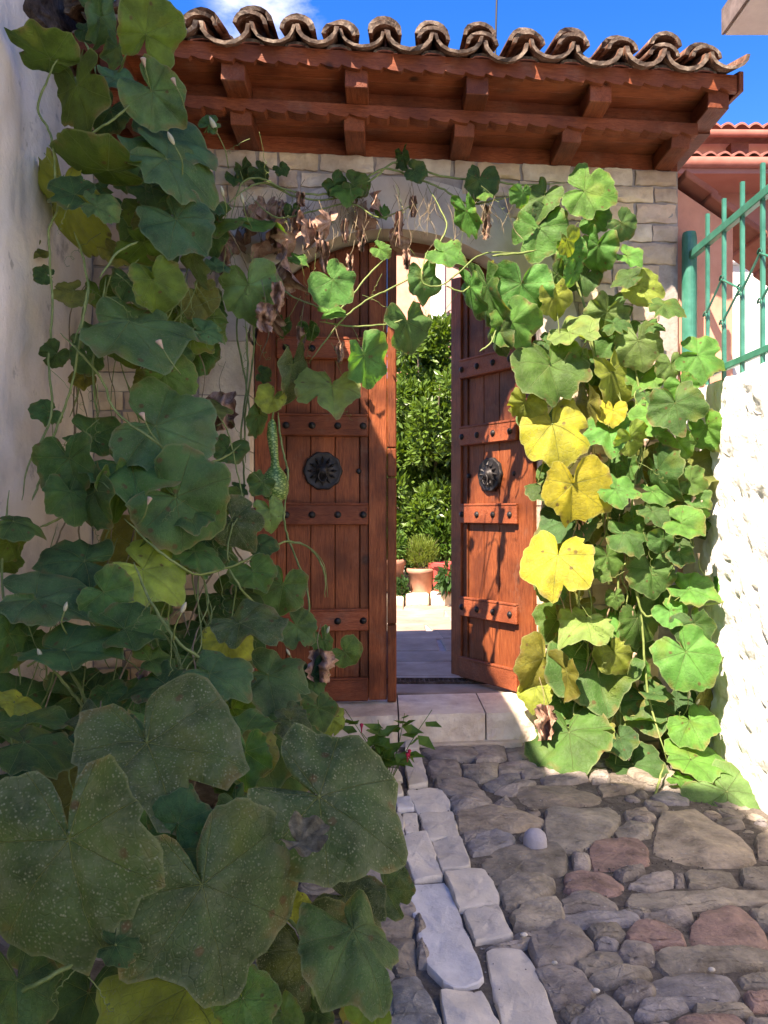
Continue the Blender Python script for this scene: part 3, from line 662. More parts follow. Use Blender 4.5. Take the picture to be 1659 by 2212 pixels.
    for ss in (0.17, Wd - 0.155):
        st = MB(); n = 8
        for r_, o_ in ((0.016, 0.0), (0.015, 0.010), (0.006, 0.014)):
            for q in range(n): st.v.append(T(ss + r_ * math.cos(6.2832 * q / n), o_, zc + r_ * math.sin(6.2832 * q / n)))
        for r_ in range(2):
            for q in range(n): st.f.append((r_ * n + q, r_ * n + (q + 1) % n, (r_ + 1) * n + (q + 1) % n, (r_ + 1) * n + q))
        st.f.append(tuple(2 * n + q for q in range(n))); st.build('stud', M['iron'], e, smooth=True)
    return e, T, Wd
DY = 0.12
hl = W(UL + 0.004, DY, 0); dl, TL, WL = door('wooden_door', 'closed brown wooden door with round iron boss, behind the hanging gourd', (hl.x, hl.y + 0.03), 0.0, U(836, DY) - UL - 0.004, -1)
# cover strip on the meeting edge, in three lengths as it is worn
for z0, z1 in ((0.205, 0.63), (0.634, 1.44), (1.444, 1.60), (1.604, 2.70)):
    b = MB(); b.box(WL + 0.001, WL + 0.052, -0.035, 0.040, z0, z1 - 0.0, TL); b.build('cover_strip', M['wood_upright'], dl, bevel=0.006)
hr = W(UR - 0.004, DY, 0); dr, TR, WR = door('wooden_door', 'brown wooden door standing half open, dappled with leaf shadows', (hr.x, hr.y + 0.03), R(56.4), 0.74, 1)
b = MB(); b.box(WR, WR + 0.004, -0.022, 0.016, 1.30, 1.58, TR); b.build('lock_plate', M['steel'], dr)
b = MB(); b.box(WR - 0.06, WR - 0.03, -0.036, -0.030, 1.40, 1.56, TR); hd = b.build('handle_plate', M['iron'], dr, bevel=0.002)
b = MB(); b.tube([TR(WR - 0.045, -0.03, 1.50), TR(WR - 0.045, -0.085, 1.50), TR(WR + 0.0, -0.09, 1.505), TR(WR + 0.06, -0.085, 1.50)], 0.008, 0.006, 8); b.build('lever', M['iron'], hd, smooth=True)
# frame round the doors
fr = empty('door_frame', W(UC, DY, 0.2), 'dark wooden arched frame behind the plaster arch', 'door frame')
b = slab_cols(arcs, lambda u: zin(u) - 0.055 if abs(u - UC) < HW - 0.05 else zin(u) - 0.3, lambda u: zin(u) - 0.001, 0.19, 0.26); b.build('arch_head', M['wood_level'], fr)
for a, c in ((UL + 0.001, UL + 0.05), (UR - 0.05, UR - 0.001)):
    b = MB(); b.box(a, c, 0.191, 0.261, 0.2, ZT, W); b.build('jamb', M['wood_upright'], fr)

# ============================================================ EAVES AND ROOF
eav = empty('gate_roof', W(0, -0.2, TOPZ), 'red-brown carved timber eaves carrying a row of old clay tiles', 'roof')
u_lo = [U(p, -.28) for p in (285, 520, 765, 1003, 1235, 1471)]
u_hi = [U(p, -.45) for p in (245, 505, 770, 1030, 1295, 1548)]
for u in u_lo:
    b = MB(); b.box(u - 0.052, u + 0.052, -0.30, 0.30, TOPZ + 0.001, 3.236, W)
    b.v = [p + (Vector((0, 0.03, 0)) if p.y < W(p.x, -0.29, 0).y and p.z < TOPZ + 0.01 else Vector()) for p in b.v]
    b.build('bracket', M['wood_depth'], eav, bevel=0.004)
def carved(name, u0, u1, d0, d1, z0, z1, step_=0.098, cut=0.016):
    n = int((u1 - u0) / step_); b = MB(); lo = []
    for i in range(n):
        a = u0 + (u1 - u0) * i / n; c = u0 + (u1 - u0) * (i + 1) / n
        lo += [(a, z0), (a + (c - a) * 0.12, z0 + cut), (a + (c - a) * 0.5, z0 + cut * 0.25), (a + (c - a) * 0.85, z0)]
    lo.append((u1, z0))
    for (a, za), (c, zc_) in zip(lo[:-1], lo[1:]):
        q = len(b.v)
        b.v += [W(a, d0, za), W(c, d0, zc_), W(c, d0, z1), W(a, d0, z1), W(a, d1, za), W(c, d1, zc_), W(c, d1, z1), W(a, d1, z1)]
        b.f += [(q, q + 1, q + 2, q + 3), (q + 7, q + 6, q + 5, q + 4), (q, q + 4, q + 5, q + 1), (q + 3, q + 2, q + 6, q + 7)]
    q = len(b.v)
    for u in (u0, u1): b.v += [W(u, d0, z0), W(u, d0, z1), W(u, d1, z1), W(u, d1, z0)]
    b.f += [(q, q + 1, q + 2, q + 3), (q + 7, q + 6, q + 5, q + 4)]
    return b.build(name, M['wood_level'], eav)
uA, uB = -1.49, U(1506, -.31)
carved('carved_beam', uA, uB, -0.318, -0.24, 3.200, 3.262)
b = MB(); b.box(uA, UE + 0.0, -0.239, -0.12, 3.238, 3.256, W); b.build('soffit_board', M['wood_level'], eav, bevel=0.002)
b = MB(); b.box(uA, UE + 0.0, -0.119, 0.012, 3.236, 3.254, W); b.build('soffit_board', M['wood_level'], eav, bevel=0.002)
b = MB(); b.box(uA, UE, 0.013, 0.04, TOPZ + 0.001, 3.254, W); b.build('back_board', M['wood_level'], eav)
for u in u_hi:
    b = MB(); b.box(u - 0.055, u + 0.055, -0.475, 0.2, 3.263, 3.352, W); b.build('bracket', M['wood_depth'], eav, bevel=0.004)
b = MB(); b.box(uA, U(1560, -.45), -0.25, -0.225, 3.264, 3.353, W); b.build('back_board', M['wood_level'], eav)
uF = U(1592, -.5)
carved('carved_fascia', uA, uF, -0.505, -0.476, 3.336, 3.418)
for k, (a, c) in enumerate(((-0.475, -0.365), (-0.364, -0.226))):
    b = MB(); b.box(uA, uF - 0.01, a, c, 3.354, 3.372, W); b.build('soffit_board', M['wood_level'], eav, bevel=0.002)
b = MB(); b.prism([W(uF + 0.001, -0.52, 3.33), W(uF + 0.001, -0.52, 3.43), W(uF + 0.001, 0.25, 3.65), W(uF + 0.001, 0.25, 3.40)], [W(uF + 0.026, -0.52, 3.33), W(uF + 0.026, -0.52, 3.43), W(uF + 0.026, 0.25, 3.65), W(uF + 0.026, 0.25, 3.40)])
b.build('barge_board', M['wood_depth'], eav, bevel=0.003)
b = MB(); b.box(uA, uF - 0.02, -0.22, 0.45, 3.257, 3.30, W); b.build('wall_plate', M['wood_level'], eav)
def tile(uc, d0, ln, z0, rad, up_, th=0.016, taper=0.82, hgt=0.9, name='roof_tile', slope=0.30, mat='tile', tw=0.0):
    n = 9; b = MB()
    for e, (dd, k) in enumerate(((d0, 1.0), (d0 + ln * 0.5, (1 + taper) / 2), (d0 + ln, taper))):
        zz = z0 + (dd - d0) * slope
        for t_ in (0, th):
            for i in range(n):
                w = math.pi * i / (n - 1); r_ = (rad - t_) * k
                x = -math.cos(w) * r_; y = math.sin(w) * (rad * hgt - t_) * k
                jit = 0.006 * mnoise.noise(Vector((uc * 31 + i * .6, dd * 9, t_ * 50)))
                b.v.append(W(uc + x + tw * (dd - d0) + jit, dd + (jit * 2.5 if e == 0 else 0), zz + (y if up_ else -y) + jit))
    S = 2 * n
    for e in range(2):
        for i in range(n - 1):
            b.f.append((e * S + i, e * S + i + 1, (e + 1) * S + i + 1, (e + 1) * S + i))
            b.f.append((e * S + n + i + 1, e * S + n + i, (e + 1) * S + n + i, (e + 1) * S + n + i + 1))
        b.f.append((e * S, (e + 1) * S, (e + 1) * S + n, e * S + n)); b.f.append((e * S + n - 1, e * S + 2 * n - 1, (e + 1) * S + 2 * n - 1, (e + 1) * S + n - 1))
    nf = len(b.f)
    for i in range(n - 1): b.f.append((i, n + i, n + i + 1, i + 1))
    for i in range(n - 1): b.f.append((2 * S + i, 2 * S + i + 1, 2 * S + n + i + 1, 2 * S + n + i))
    o = b.build(name, M[mat], eav, smooth=False)
    o.data.materials.append(M['tile_edge'])
    for p in o.data.polygons:
        if nf <= p.index < nf + n - 1: p.material_index = 1
        else: p.use_smooth = True
    return o
capx = [180, 258, 340, 430, 540, 640, 731, 832, 937, 1043, 1143, 1240, 1345, 1437, 1530]
caps = [U(p, -.55) for p in capx]
for i, u in enumerate(caps):
    j = rnd(-0.012, 0.012)
    tile(u, -0.545 + j, 0.42, 3.478 + rnd(-.010, .010), 0.079, True, 0.018, 0.80, 0.80, tw=rnd(-.03, .03))
    tile(u + rnd(-.016, .016), -0.515 + rnd(-.025, .03), 0.42, 3.516 + rnd(-.012, .014), 0.082, True, 0.020, 0.85, 0.82, tw=rnd(-.03, .03))
    tile(u + rnd(-.01, .01), -0.10, 0.42, 3.64, 0.080, True, 0.018, 0.85, 0.82)
    tile(u, -0.517, 0.12, 3.413, 0.058, True, 0.014, 0.95, 0.45, name='closing_tile', mat='red_tile')
    un = caps[i + 1] if i + 1 < len(caps) else u + 0.205
    m = (u + un) / 2; r_ = (un - u) / 2 + rnd(-.002, .003)
    tile(m, -0.575 + rnd(-.022, .018), 0.45, 3.484 + rnd(-.009, .007), r_, False, rnd(.014, .021), 0.88, rnd(.74, .9), tw=rnd(-.02, .02))
    tile(m, -0.16, 0.40, 3.615, r_, False, 0.018, 0.88, 0.8)
b = MB(); b.prism([W(uA, -0.46, 3.375), W(uA, 0.25, 3.60), W(uA, 0.95, 3.32), W(uA, 0.95, 3.27)], [W(uF - .02, -0.46, 3.375), W(uF - .02, 0.25, 3.60), W(uF - .02, 0.95, 3.32), W(uF - .02, 0.95, 3.27)])
b.build('roof_deck', M['wood_level'], eav)
q = at(1069, 42, 4.6); b = MB(); b.tube([q + Vector((0, 0, -.3)), q + Vector((0.01, 0, 0.1)), q + Vector((0.02, 0, 0.9))], 0.006, 0.005, 6)
tag(b.build('aerial', M['wire']), 'thin dark aerial rod rising behind the clay tiles', 'aerial')

# ============================================================ HOUSE ON THE LEFT (its wall, and the roof that shades the lane)
XL = -1.50
lh = empty('whitewashed_house', (XL - 1.5, 1.5, 0), 'whitewashed house wall along the left edge behind the vine', 'house')
b = MB(); ny_, nz_ = 150, 60
def wl(y, z):
    return Vector((XL + 0.030 * mnoise.noise(Vector((y * 2.2, z * 2.2, 3))) + 0.010 * mnoise.noise(Vector((y * 9, z * 9, 5))), y, z))
ys = [-7 + 9.5 * i / 20 for i in range(20)] + [2.5 + 1.75 * i / 60 for i in range(61)]
zs = [-0.3 + 4.3 * i / 80 for i in range(81)]
for y in ys:
    for z in zs: b.v.append(wl(y, z))
nzz = len(zs)
for i in range(len(ys) - 1):
    for j in range(nzz - 1): b.f.append((i * nzz + j, (i + 1) * nzz + j, (i + 1) * nzz + j + 1, i * nzz + j + 1))
b.build('wall', M['whitewash'], lh, smooth=True)
b = MB(); b.box(-6, XL - 0.06, -7, 4.24, -0.3, 4.0); b.build('house_body', M['whitewash'], lh)
# exposed rubble where the plaster has fallen
b = MB(); n, m = 34, 12
for j in range(n + 1):
    for i in range(m + 1):
        fz, fy = j / n, i / m
        pl = [(60, 0), (105, 60), (130, 130), (150, 200), (165, 270), (180, 335)]
        yy = -60 + 395 * fz
        xl = 45 + 135 * max(0, min(1, (yy + 30) / 360)) + 10 * math.sin(fz * 23) ; xr = 172 + 24 * fz
        px = xl + (xr - xl) * fy
        Y = XL * FPX / (px - 829.5); z = CZ - (yy - 1106) / FPX * Y
        e = 0 if i in (0, m) or j in (0, n) else 1
        x = wl(Y, z).x + (-0.006 if not e else 0.014 + 0.022 * abs(mnoise.noise(Vector((Y * 13, z * 13, 2)))) + 0.012 * mnoise.noise(Vector((Y * 32, z * 32, 2))))
        b.v.append(Vector((x, Y, z)))
for j in range(n):
    for i in range(m): q = j * (m + 1) + i; b.f.append((q, q + m + 1, q + m + 2, q + 1))
b.build('exposed_rubble', M['rubble'], lh)
ZE = 4.0
b = MB(); b.prism([Vector((-1.22, -7.2, ZE)), Vector((-1.22, -7.2, ZE + .1)), Vector((-4, -7.2, ZE + 1.0)), Vector((-6.6, -7.2, ZE)), Vector((-6, -7.2, 3.98))],
                  [Vector((-1.22, 4.3, ZE)), Vector((-1.22, 4.3, ZE + .1)), Vector((-4, 4.3, ZE + 1.0)), Vector((-6.6, 4.3, ZE)), Vector((-6, 4.3, 3.98))]); b.build('roof', M['red_tile'], lh)
b = MB(); b.box(-6, -1.30, -7, -0.20, 3.9, 5.5); b.build('upper_storey', M['whitewash'], lh)
b = MB(); b.prism([Vector((-1.2, -7.2, 5.51)), Vector((-1.2, -7.2, 5.6)), Vector((-4, -7.2, 6.5)), Vector((-6.6, -7.2, 5.51))], [Vector((-1.2, -.1, 5.51)), Vector((-1.2, -.1, 5.6)), Vector((-4, -.1, 6.5)), Vector((-6.6, -.1, 5.51))]); b.build('upper_roof', M['red_tile'], lh)

# ============================================================ RIGHT WALL, RAILING, NEIGHBOURING BUILDINGS
XR, ZR = 1.665, 1.905
rw = MB(); ys = [-4 + 6.9 * i / 60 for i in range(60)] + [2.9 + 1.56 * i / 74 for i in range(75)]
zs = [-0.3 + (ZR + 0.3) * i / 92 for i in range(93)]
def wr(y, z):
    a = mnoise.noise(Vector((y * 5.0, z * 7.5, 11))); c = mnoise.noise(Vector((y * 13, z * 15, 4)))
    e = mnoise.noise(Vector((y * 9 + z * 4, z * 12 - y * 3, 21)))
    e2 = mnoise.noise(Vector((y * 17 + 3, z * 21 + y * 6, 31)))
    h = 0.014 * a - 0.06 * max(0, e - .30) - 0.045 * max(0, e2 - .25) + 0.010 * c
    return Vector((XR - h + 0.008 * mnoise.noise(Vector((y * 30, z * 30, 6))), y, z))
for y in ys:
    for z in zs:
        p = wr(y, z)
        if z > ZR - 0.001: p.z += 0.012 * mnoise.noise(Vector((y * 8, 0, 0)))
        rw.v.append(p)
    p = wr(y, ZR); rw.v.append(Vector((XR + 0.16, y, ZR + 0.01))); rw.v.append(Vector((XR + 0.30, y, ZR))); rw.v.append(Vector((XR + 0.30, y, -0.3)))
nzz = len(zs) + 3
for i in range(len(ys) - 1):
    for j in range(nzz - 1): rw.f.append((i * nzz + j, i * nzz + j + 1, (i + 1) * nzz + j + 1, (i + 1) * nzz + j))
q = (len(ys) - 1) * nzz; rw.f.append(tuple(range(q, q + nzz)))
tag(rw.build('garden_wall', M['roughcast'], smooth=True), 'sunlit white roughcast wall on the right below the railing', 'wall')
rl = empty('railing', (XR + 0.04, 4.0, ZR), 'green painted metal railing on top of the white wall', 'railing')
RX = XR + 0.018
b = MB(); b.lathe((RX, 4.43, ZR - 0.05), [(0.040, 0), (0.040, 0.90), (0.037, 0.925), (0.034, 0.935), (0.004, 0.94)], 18); b.build('post', M['green_paint'], rl, smooth=False)
for zz, r_ in ((2.655, 0.021), (1.965, 0.017)):
    b = MB(); b.box(RX - r_ * .8, RX + r_ * .8, -3.6, 4.40, zz - r_, zz + r_); b.build('rail', M['green_paint'], rl, bevel=0.003)
k = 0; yb = 4.18
while yb > -3.5:
    b = MB(); b.box(RX - 0.0085, RX + 0.0085, yb - 0.0085, yb + 0.0085, ZR - 0.03, 2.80); b.build('bar', M['green_paint'], rl)
    yb -= 0.203; k += 1
b0 = [4.18 - 0.203 * i for i in range(8)]
for i in range(0, 6, 2):                    # diagonal bracing with little scrolls
    for (ya, za, yc, zc) in ((b0[i], 2.27, b0[i + 1], 2.40), (b0[i + 1], 2.40, b0[i + 2], 2.30), (b0[i + 1], 2.18, b0[i + 2], 2.30)):
        b = MB(); b.tube([(RX - .012, ya, za), (RX - .012, yc, zc)], 0.006, 0.006, 6); br = b.build('brace', M['green_paint'], rl)
        for (y_, z_) in ((ya, za), (yc, zc)):
            b = MB(); b.tube([(RX - .014, y_ + 0.02 * math.cos(w * .7), z_ + 0.02 * math.sin(w * .7)) for w in range(7)], 0.005, 0.004, 6); b.build('scroll', M['green_paint'], br, smooth=True)
# salmon rendered end wall with sloping tile coping
sw = empty('salmon_wall', W(1.75, 0.1, 0), 'salmon rendered wall with sloping red tile coping beside the gate', 'wall')
b = MB(); pts = [(1.50, -0.2), (1.97, -0.2), (1.97, 2.86), (UE + 0.004, 3.06), (UE + 0.004, 2.655), (1.50, 2.655)]
b.prism([W(u, 0.022, z) for u, z in pts], [W(u, 0.30, z) for u, z in pts]); b.build('wall', M['salmon'], sw)
for i in range(6):
    u0 = UE + 0.02 + i * 0.145; z0 = 3.10 - i * 0.105
    b = MB(); b.prism([W(u0, -0.06, z0), W(u0 + 0.19, -0.06, z0 - 0.115), W(u0 + 0.19, -0.06, z0 - 0.075), W(u0, -0.06, z0 + 0.04)], [W(u0, 0.34, z0), W(u0 + 0.19, 0.34, z0 - 0.115), W(u0 + 0.19, 0.34, z0 - 0.075), W(u0, 0.34, z0 + 0.04)])
    b.build('coping_tile', M['red_tile'], sw, bevel=0.006)
ww = empty('white_outbuilding', (3.4, 5.9, 0), 'sunlit white rendered outbuilding wall beyond the green railing', 'building')
b = MB(); b.box(2.32, 5.2, 5.7, 6.3, -0.3, 3.0); b.build('wall', M['white_paint'], ww)
b = MB(); b.box(2.28, 5.24, 5.66, 6.34, 3.001, 3.10); b.build('cornice', M['white_paint'], ww, bevel=0.01)
nh = empty('terracotta_house', (5.5, 11, 0), 'terracotta house with scalloped red tile roof and gutter beyond the gate', 'house')
b = MB(); b.box(3.0, 9, 9.5, 15, -0.3, 5.02); b.build('wall', M['maroon'], nh)
b = MB(); b.box(2.9, 9.1, 8.95, 9.5, 5.02, 5.08); b.build('soffit', M['maroon'], nh)
b = MB(); b.tube([(2.9, 8.93, 5.14), (9.1, 8.93, 5.10)], 0.06, 0.06, 10); b.build('gutter', M['red_tile'], nh, smooth=True)
b = MB(); b.box(3.0, 9, 9.45, 9.6, 5.30, 5.58); b.build('clerestory', M['salmon'], nh)
for i in range(8):
    b = MB(); b.box(3.3 + i * .72, 3.5 + i * .72, 9.30, 9.45, 5.36, 5.53); b.build('rafter_end', M['wood_depth'], nh)
b = MB(); b.tube([(2.9, 9.22, 5.60), (9.1, 9.22, 5.56)], 0.045, 0.045, 8); b.build('fascia', M['red_tile'], nh, smooth=True)
def wavy(name, y0, y1, z0, z1, x0, x1, pitch, r_):
    n = int((x1 - x0) / pitch * 8); b = MB()
    for i in range(n + 1):
        x = x0 + (x1 - x0) * i / n; h = r_ * abs(math.sin(math.pi * (x - x0) / pitch)) ** 0.8
        b.v += [Vector((x, y0, z0 + h)), Vector((x, y1, z1 + h)), Vector((x, y0, z0 + h - 0.025))]
    for i in range(n): b.f += [(i * 3, i * 3 + 1, i * 3 + 4, i * 3 + 3), (i * 3 + 2, i * 3, i * 3 + 3, i * 3 + 5)]
    b.build(name, M['red_tile'], nh, smooth=False)
wavy('tile_row', 8.9, 9.5, 5.19, 5.33, 2.9, 9.1, 0.16, 0.06)
wavy('upper_tile_row', 9.2, 12, 5.66, 6.3, 2.9, 9.1, 0.16, 0.055)
bh = empty('balcony_house', (4, 3, 0), 'overhanging concrete balcony slab in the top right corner', 'building')
b = MB(); b.box(2.115, 4.2, 1.2, 4.98, 4.205, 4.36); o = b.build('balcony_slab', M['concrete'], bh)
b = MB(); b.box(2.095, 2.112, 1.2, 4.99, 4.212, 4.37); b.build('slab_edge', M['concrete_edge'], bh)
b = MB(); b.box(3.4, 7, 0.5, 4.9, -0.3, 4.2); b.build('wall', M['white_paint'], bh)

# ============================================================ COURTYARD BEHIND THE GATE
CZ0 = 0.19
b = MB(); b.add([(-6, 4.62, CZ0 - 0.012), (8, 4.95, CZ0 - 0.012), (8, 22, CZ0 - 0.012), (-6, 22, CZ0 - 0.012)], [(0, 1, 2, 3)])
yard = tag(b.build('courtyard', M['mortar'], origin=(0, 0, 0)), kind='structure')
y = 4.72
while y < 9.0:
    dy = rnd(0.35, 0.6); x = -1.3 + rnd(0, .3)
    while x < 2.4:
        dx = rnd(0.4, 0.8); j = [rnd(-.03, .03) for _ in range(8)]
        pts = [Vector((x + j[0], y + j[1] * .5)), Vector((x + dx - .012 + j[2], y + j[3] * .5)), Vector((x + dx - .012 + j[4], y + dy - .012 + j[5] * .5)), Vector((x + j[6], y + dy - .012 + j[7] * .5))]
        if not (y < 5.12 and y + dy > 4.98):
            b = MB(); zt = CZ0 + rnd(-.003, .004)
            b.prism([Vector((p.x, p.y, CZ0 - .03)) for p in pts], [Vector((p.x, p.y, zt)) for p in pts]); b.build('flagstone', M['flag'], yard, bevel=0.006)
        else:
            for (ya, yc) in ((y, 4.975), (5.125, y + dy)):
                if yc - ya > 0.05:
                    b = MB(); b.box(x, x + dx - .012, ya, yc - .01, CZ0 - .03, CZ0 + rnd(-.003, .003)); b.build('flagstone', M['flag'], yard, bevel=0.006)
        x += dx
    y += dy
dg = empty('drain_grate', (0.4, 5.05, CZ0), 'dark metal drain grating across the courtyard floor', 'drain')
b = MB(); b.box(-1.2, 1.8, 4.985, 4.998, CZ0 - .01, CZ0 + .006); b.box(-1.2, 1.8, 5.10, 5.113, CZ0 - .01, CZ0 + .006); b.box(-1.2, 1.8, 5.04, 5.052, CZ0 - .01, CZ0 + .004); b.build('frame', M['rubble'], dg)
for i in range(36):
    x = -0.2 + i * 0.03; b = MB(); b.box(x, x + .008, 4.999, 5.039, CZ0 - .01, CZ0 + .003); b.box(x, x + .008, 5.053, 5.099, CZ0 - .01, CZ0 + .003); b.build('bar', M['rubble'], dg)
b = MB(); b.box(-1.2, 1.8, 4.99, 5.11, CZ0 - .06, CZ0 - .011); b.build('channel', M['wire'], dg)
kb = empty('planting_kerb', (0.6, 9.2, CZ0), 'low kerb of pale rough stones below the flower pots', 'kerb')
x = -1.2
while x < 3.0:
    w = rnd(0.28, 0.5); b = MB(); n = 5
    sd = rnd(0, 99); b.box(x, x + w - 0.02, 9.05, 9.42, CZ0 - .02, CZ0 + rnd(.10, .15)); o = b.build('kerb_stone', M['block'], kb, bevel=0.03, seg=2, smooth=True)
    for v_ in o.data.vertices: v_.co += Vector((0, 1, 1)) * 0.015 * mnoise.noise(v_.co * 9 + Vector((sd, 0, 0)))
    o.color = (1.15, 1.12, 1.06, 1); x += w
b = MB(); b.add([(-3, 9.4, CZ0 + .09), (5, 9.4, CZ0 + .09), (5, 13, CZ0 + .09), (-3, 13, CZ0 + .09)], [(0, 1, 2, 3)]); tag(b.build('flower_bed', M['soil']), kind='structure')
def leaf_cloud(b, n, gen, ln, wd, up=0.3):
    for _ in range(n):
        c, out = gen(); d = (out + Vector((rnd(-1, 1), rnd(-1, 1), rnd(-1, 1) + up)) * 0.9).normalized(); sd = d.orthogonal().normalized()
        sd = (Matrix.Rotation(rnd(0, 6.28), 3, d) @ sd); nn = d.cross(sd); l = ln * rnd(.7, 1.25); w = wd * rnd(.7, 1.2)
        b.add([c, c + d * l * .5 + sd * w + nn * w * .3, c + d * l, c + d * l * .5 - sd * w + nn * w * .3], [(0, 1, 2), (0, 2, 3)])
ot = empty('orange_tree', at(930, 1180, 10.2), 'leafy green citrus tree seen through the open gateway', 'tree')
base = Vector((0.62, 10.2, CZ0 + .05)); b = MB()
b.tube(smooth_line([base, base + Vector((.03, .05, .6)), base + Vector((-.02, 0, 1.2))]), 0.06, 0.045, 8)
tips = []
for i in range(9):
    a = i * 2.4; tp = base + Vector((math.cos(a) * rnd(.4, .8), math.sin(a) * rnd(.3, .6), rnd(1.4, 3.0))); tips.append(tp)
    b.tube(smooth_line([base + Vector((-.02, 0, rnd(.8, 1.2))), base + (tp - base) * .6 + Vector((rnd(-.1, .1), 0, .15)), tp]), 0.03, 0.008, 6)
b.build('trunk', M['bark'], ot, smooth=True)
cl = []
for i in range(230):
    a = rnd(0, 6.28); zz = rnd(-1, 1); rr_ = math.sqrt(1 - zz * zz) * rnd(.1, 1.02)
    cl.append((Vector((0.63 + math.cos(a) * rr_ * 1.0, 10.2 + math.sin(a) * rr_ * .8, 2.08 + zz * 1.45 + rnd(-.1, .1))), rnd(.13, .24)))
def gen():
    c, r_ = random.choice(cl); d = Vector((rnd(-1, 1), rnd(-1, 1), rnd(-.7, 1))).normalized()
    return c + d * r_ * rnd(.3, 1), d
b = MB(); leaf_cloud(b, 38000, gen, 0.095, 0.022); o = b.build('crown', M['orange_leaf'], ot); o['kind'] = 'stuff'
for i in range(14):
    c, r_ = random.choice(cl); b = MB(); p = c + Vector((rnd(-.1, .1), -r_ * .9, rnd(-.1, .1)))
    b.lathe((p.x, p.y, p.z), [(0.004, -.032), (.02, -.026), (.032, 0), (.02, .026), (.004, .032)], 10); b.build('green_fruit', M['dark_leaf'], ot, smooth=True)
def pot(name, label, p, r_, h, mat, cat='pot', square=False):
    b = MB()
    prof = [(r_ * .68, 0), (r_ * .72, h * .08), (r_ * .92, h * .80), (r_ * 1.03, h * .82), (r_ * 1.05, h * .97), (r_ * .95, h), (r_ * .88, h * .9)]
    b.lathe(p, prof, 4 if square else 22)
    e = empty(name, p, label, cat); b.build('bowl', M[mat], e, smooth=not square)
    b = MB(); b.lathe(p, [(r_ * .85, h * .86), (r_ * .5, h * .9), (.01, h * .91)], 14); b.build('soil', M['soil'], e)
    return e
def shrub(name, label, p, rx, rz, n, ln, wd, mat, up=0.6):
    e = empty(name, p, label, 'plant', None); b = MB()
    for i in range(9): b.tube(smooth_line([p, p + Vector((rnd(-rx, rx) * .5, rnd(-rx, rx) * .4, rz * .7)), p + Vector((rnd(-rx, rx), rnd(-rx, rx) * .7, rz * rnd(1.1, 1.9)))], 3), 0.006, 0.002, 4)
    b.build('stem', M['bark'], e)
    def gn():
        d = Vector((rnd(-1, 1), rnd(-1, 1), rnd(-1, 1))).normalized(); k = rnd(.3, 1) 
        return p + Vector((d.x * rx * k, d.y * rx * k, rz + d.z * rz * k)), d
    b = MB(); leaf_cloud(b, n, gn, ln, wd, up); o = b.build('foliage', M[mat], e); o['kind'] = 'stuff'
p = at(910, 1283, 9.28); pot('flower_pot', 'round terracotta pot with feathery bush on the kerb', p, 0.165, 0.30, 'terracotta')
shrub('potted_herb', 'feathery yellow-green bush growing in the round terracotta pot', p + Vector((0, 0, .27)), 0.20, 0.20, 2600, 0.055, 0.004, 'herb_leaf', 1.5)
p = at(848, 1275, 9.3); pot('flower_pot', 'terracotta pot half hidden behind the closed door edge', p, 0.15, 0.36, 'terracotta')
shrub('potted_shrub', 'green shrub in the pot beside the closed door edge', p + Vector((0, 0, .34)), 0.16, 0.18, 600, 0.07, 0.012, 'weed_leaf')
p = at(968, 1282, 9.2); pot('planter', 'square red planter beside the open door', p, 0.22, 0.36, 'red_pot', 'planter', True)
shrub('potted_plant', 'dark broad-leaved plant spilling over the red planter', p + Vector((0, -.2, .05)), 0.14, 0.15, 240, 0.12, 0.025, 'dark_leaf', -.8)
p = at(960, 1215, 9.7); shrub('garden_shrub', 'green leafy shrub behind the pots under the citrus tree', p, 0.36, 0.30, 2400, 0.08, 0.014, 'weed_leaf')
p = at(890, 1235, 9.9); shrub('garden_shrub', 'dark leafy shrub behind the round terracotta pot', p, 0.28, 0.20, 1100, 0.09, 0.02, 'dark_leaf')
p = at(895, 1275, 9.5); shrub('trailing_plant', 'dark trailing plant hanging over the kerb beside the pot', p + Vector((-.16, -.35, -.1)), 0.08, 0.14, 300, 0.06, 0.015, 'dark_leaf')
p = Vector((0.75, 11.5, .3)); shrub('backing_tree', 'dense dark evergreen bush behind the citrus tree', p, 1.5, 1.3, 12000, 0.11, 0.028, 'dark_leaf')
b = MB(); b.box(-4, 6, 13.4, 13.6, 0, 1.9); tag(b.build('yard_wall', M['whitewash']), 'pale wall behind the citrus tree in the courtyard', 'wall')
ph = empty('pink_house', (2.5, 19, 0), 'pale pink house with white corner strip beyond the courtyard', 'house')
b = MB(); b.box(1.28, 7, 17.05, 24, 0, 8.2); b.build('wall', M['pink'], ph)
b = MB(); b.box(1.02, 1.28, 17.0, 24, 0, 8.4); b.build('corner_strip', M['white_paint'], ph)
b = MB(); b.box(0.2, 1.02, 17.6, 24, 0, 6.9); b.build('side_wall', M['salmon'], ph)
b = MB(); b.prism([Vector((.6, 16.5, 8.42)), Vector((7.2, 16.5, 8.42)), Vector((7.2, 16.5, 8.55)), Vector((.6, 16.5, 8.55))], [Vector((.6, 21, 9.8)), Vector((7.2, 21, 9.8)), Vector((7.2, 21, 9.9)), Vector((.6, 21, 9.9))]); b.build('roof', M['red_tile'], ph)
b = MB(); q = at(968, 694, 16.95); b.lathe(q, [(.03, -.16), (.08, -.10), (.10, .08), (.13, .10), (.02, .2)], 8); b.tube([q + Vector((0, 0, .2)), q + Vector((.1, 0, .26)), q + Vector((.15, .1, .1))], .015, .015, 6); b.build('wall_lantern', M['iron'], ph)

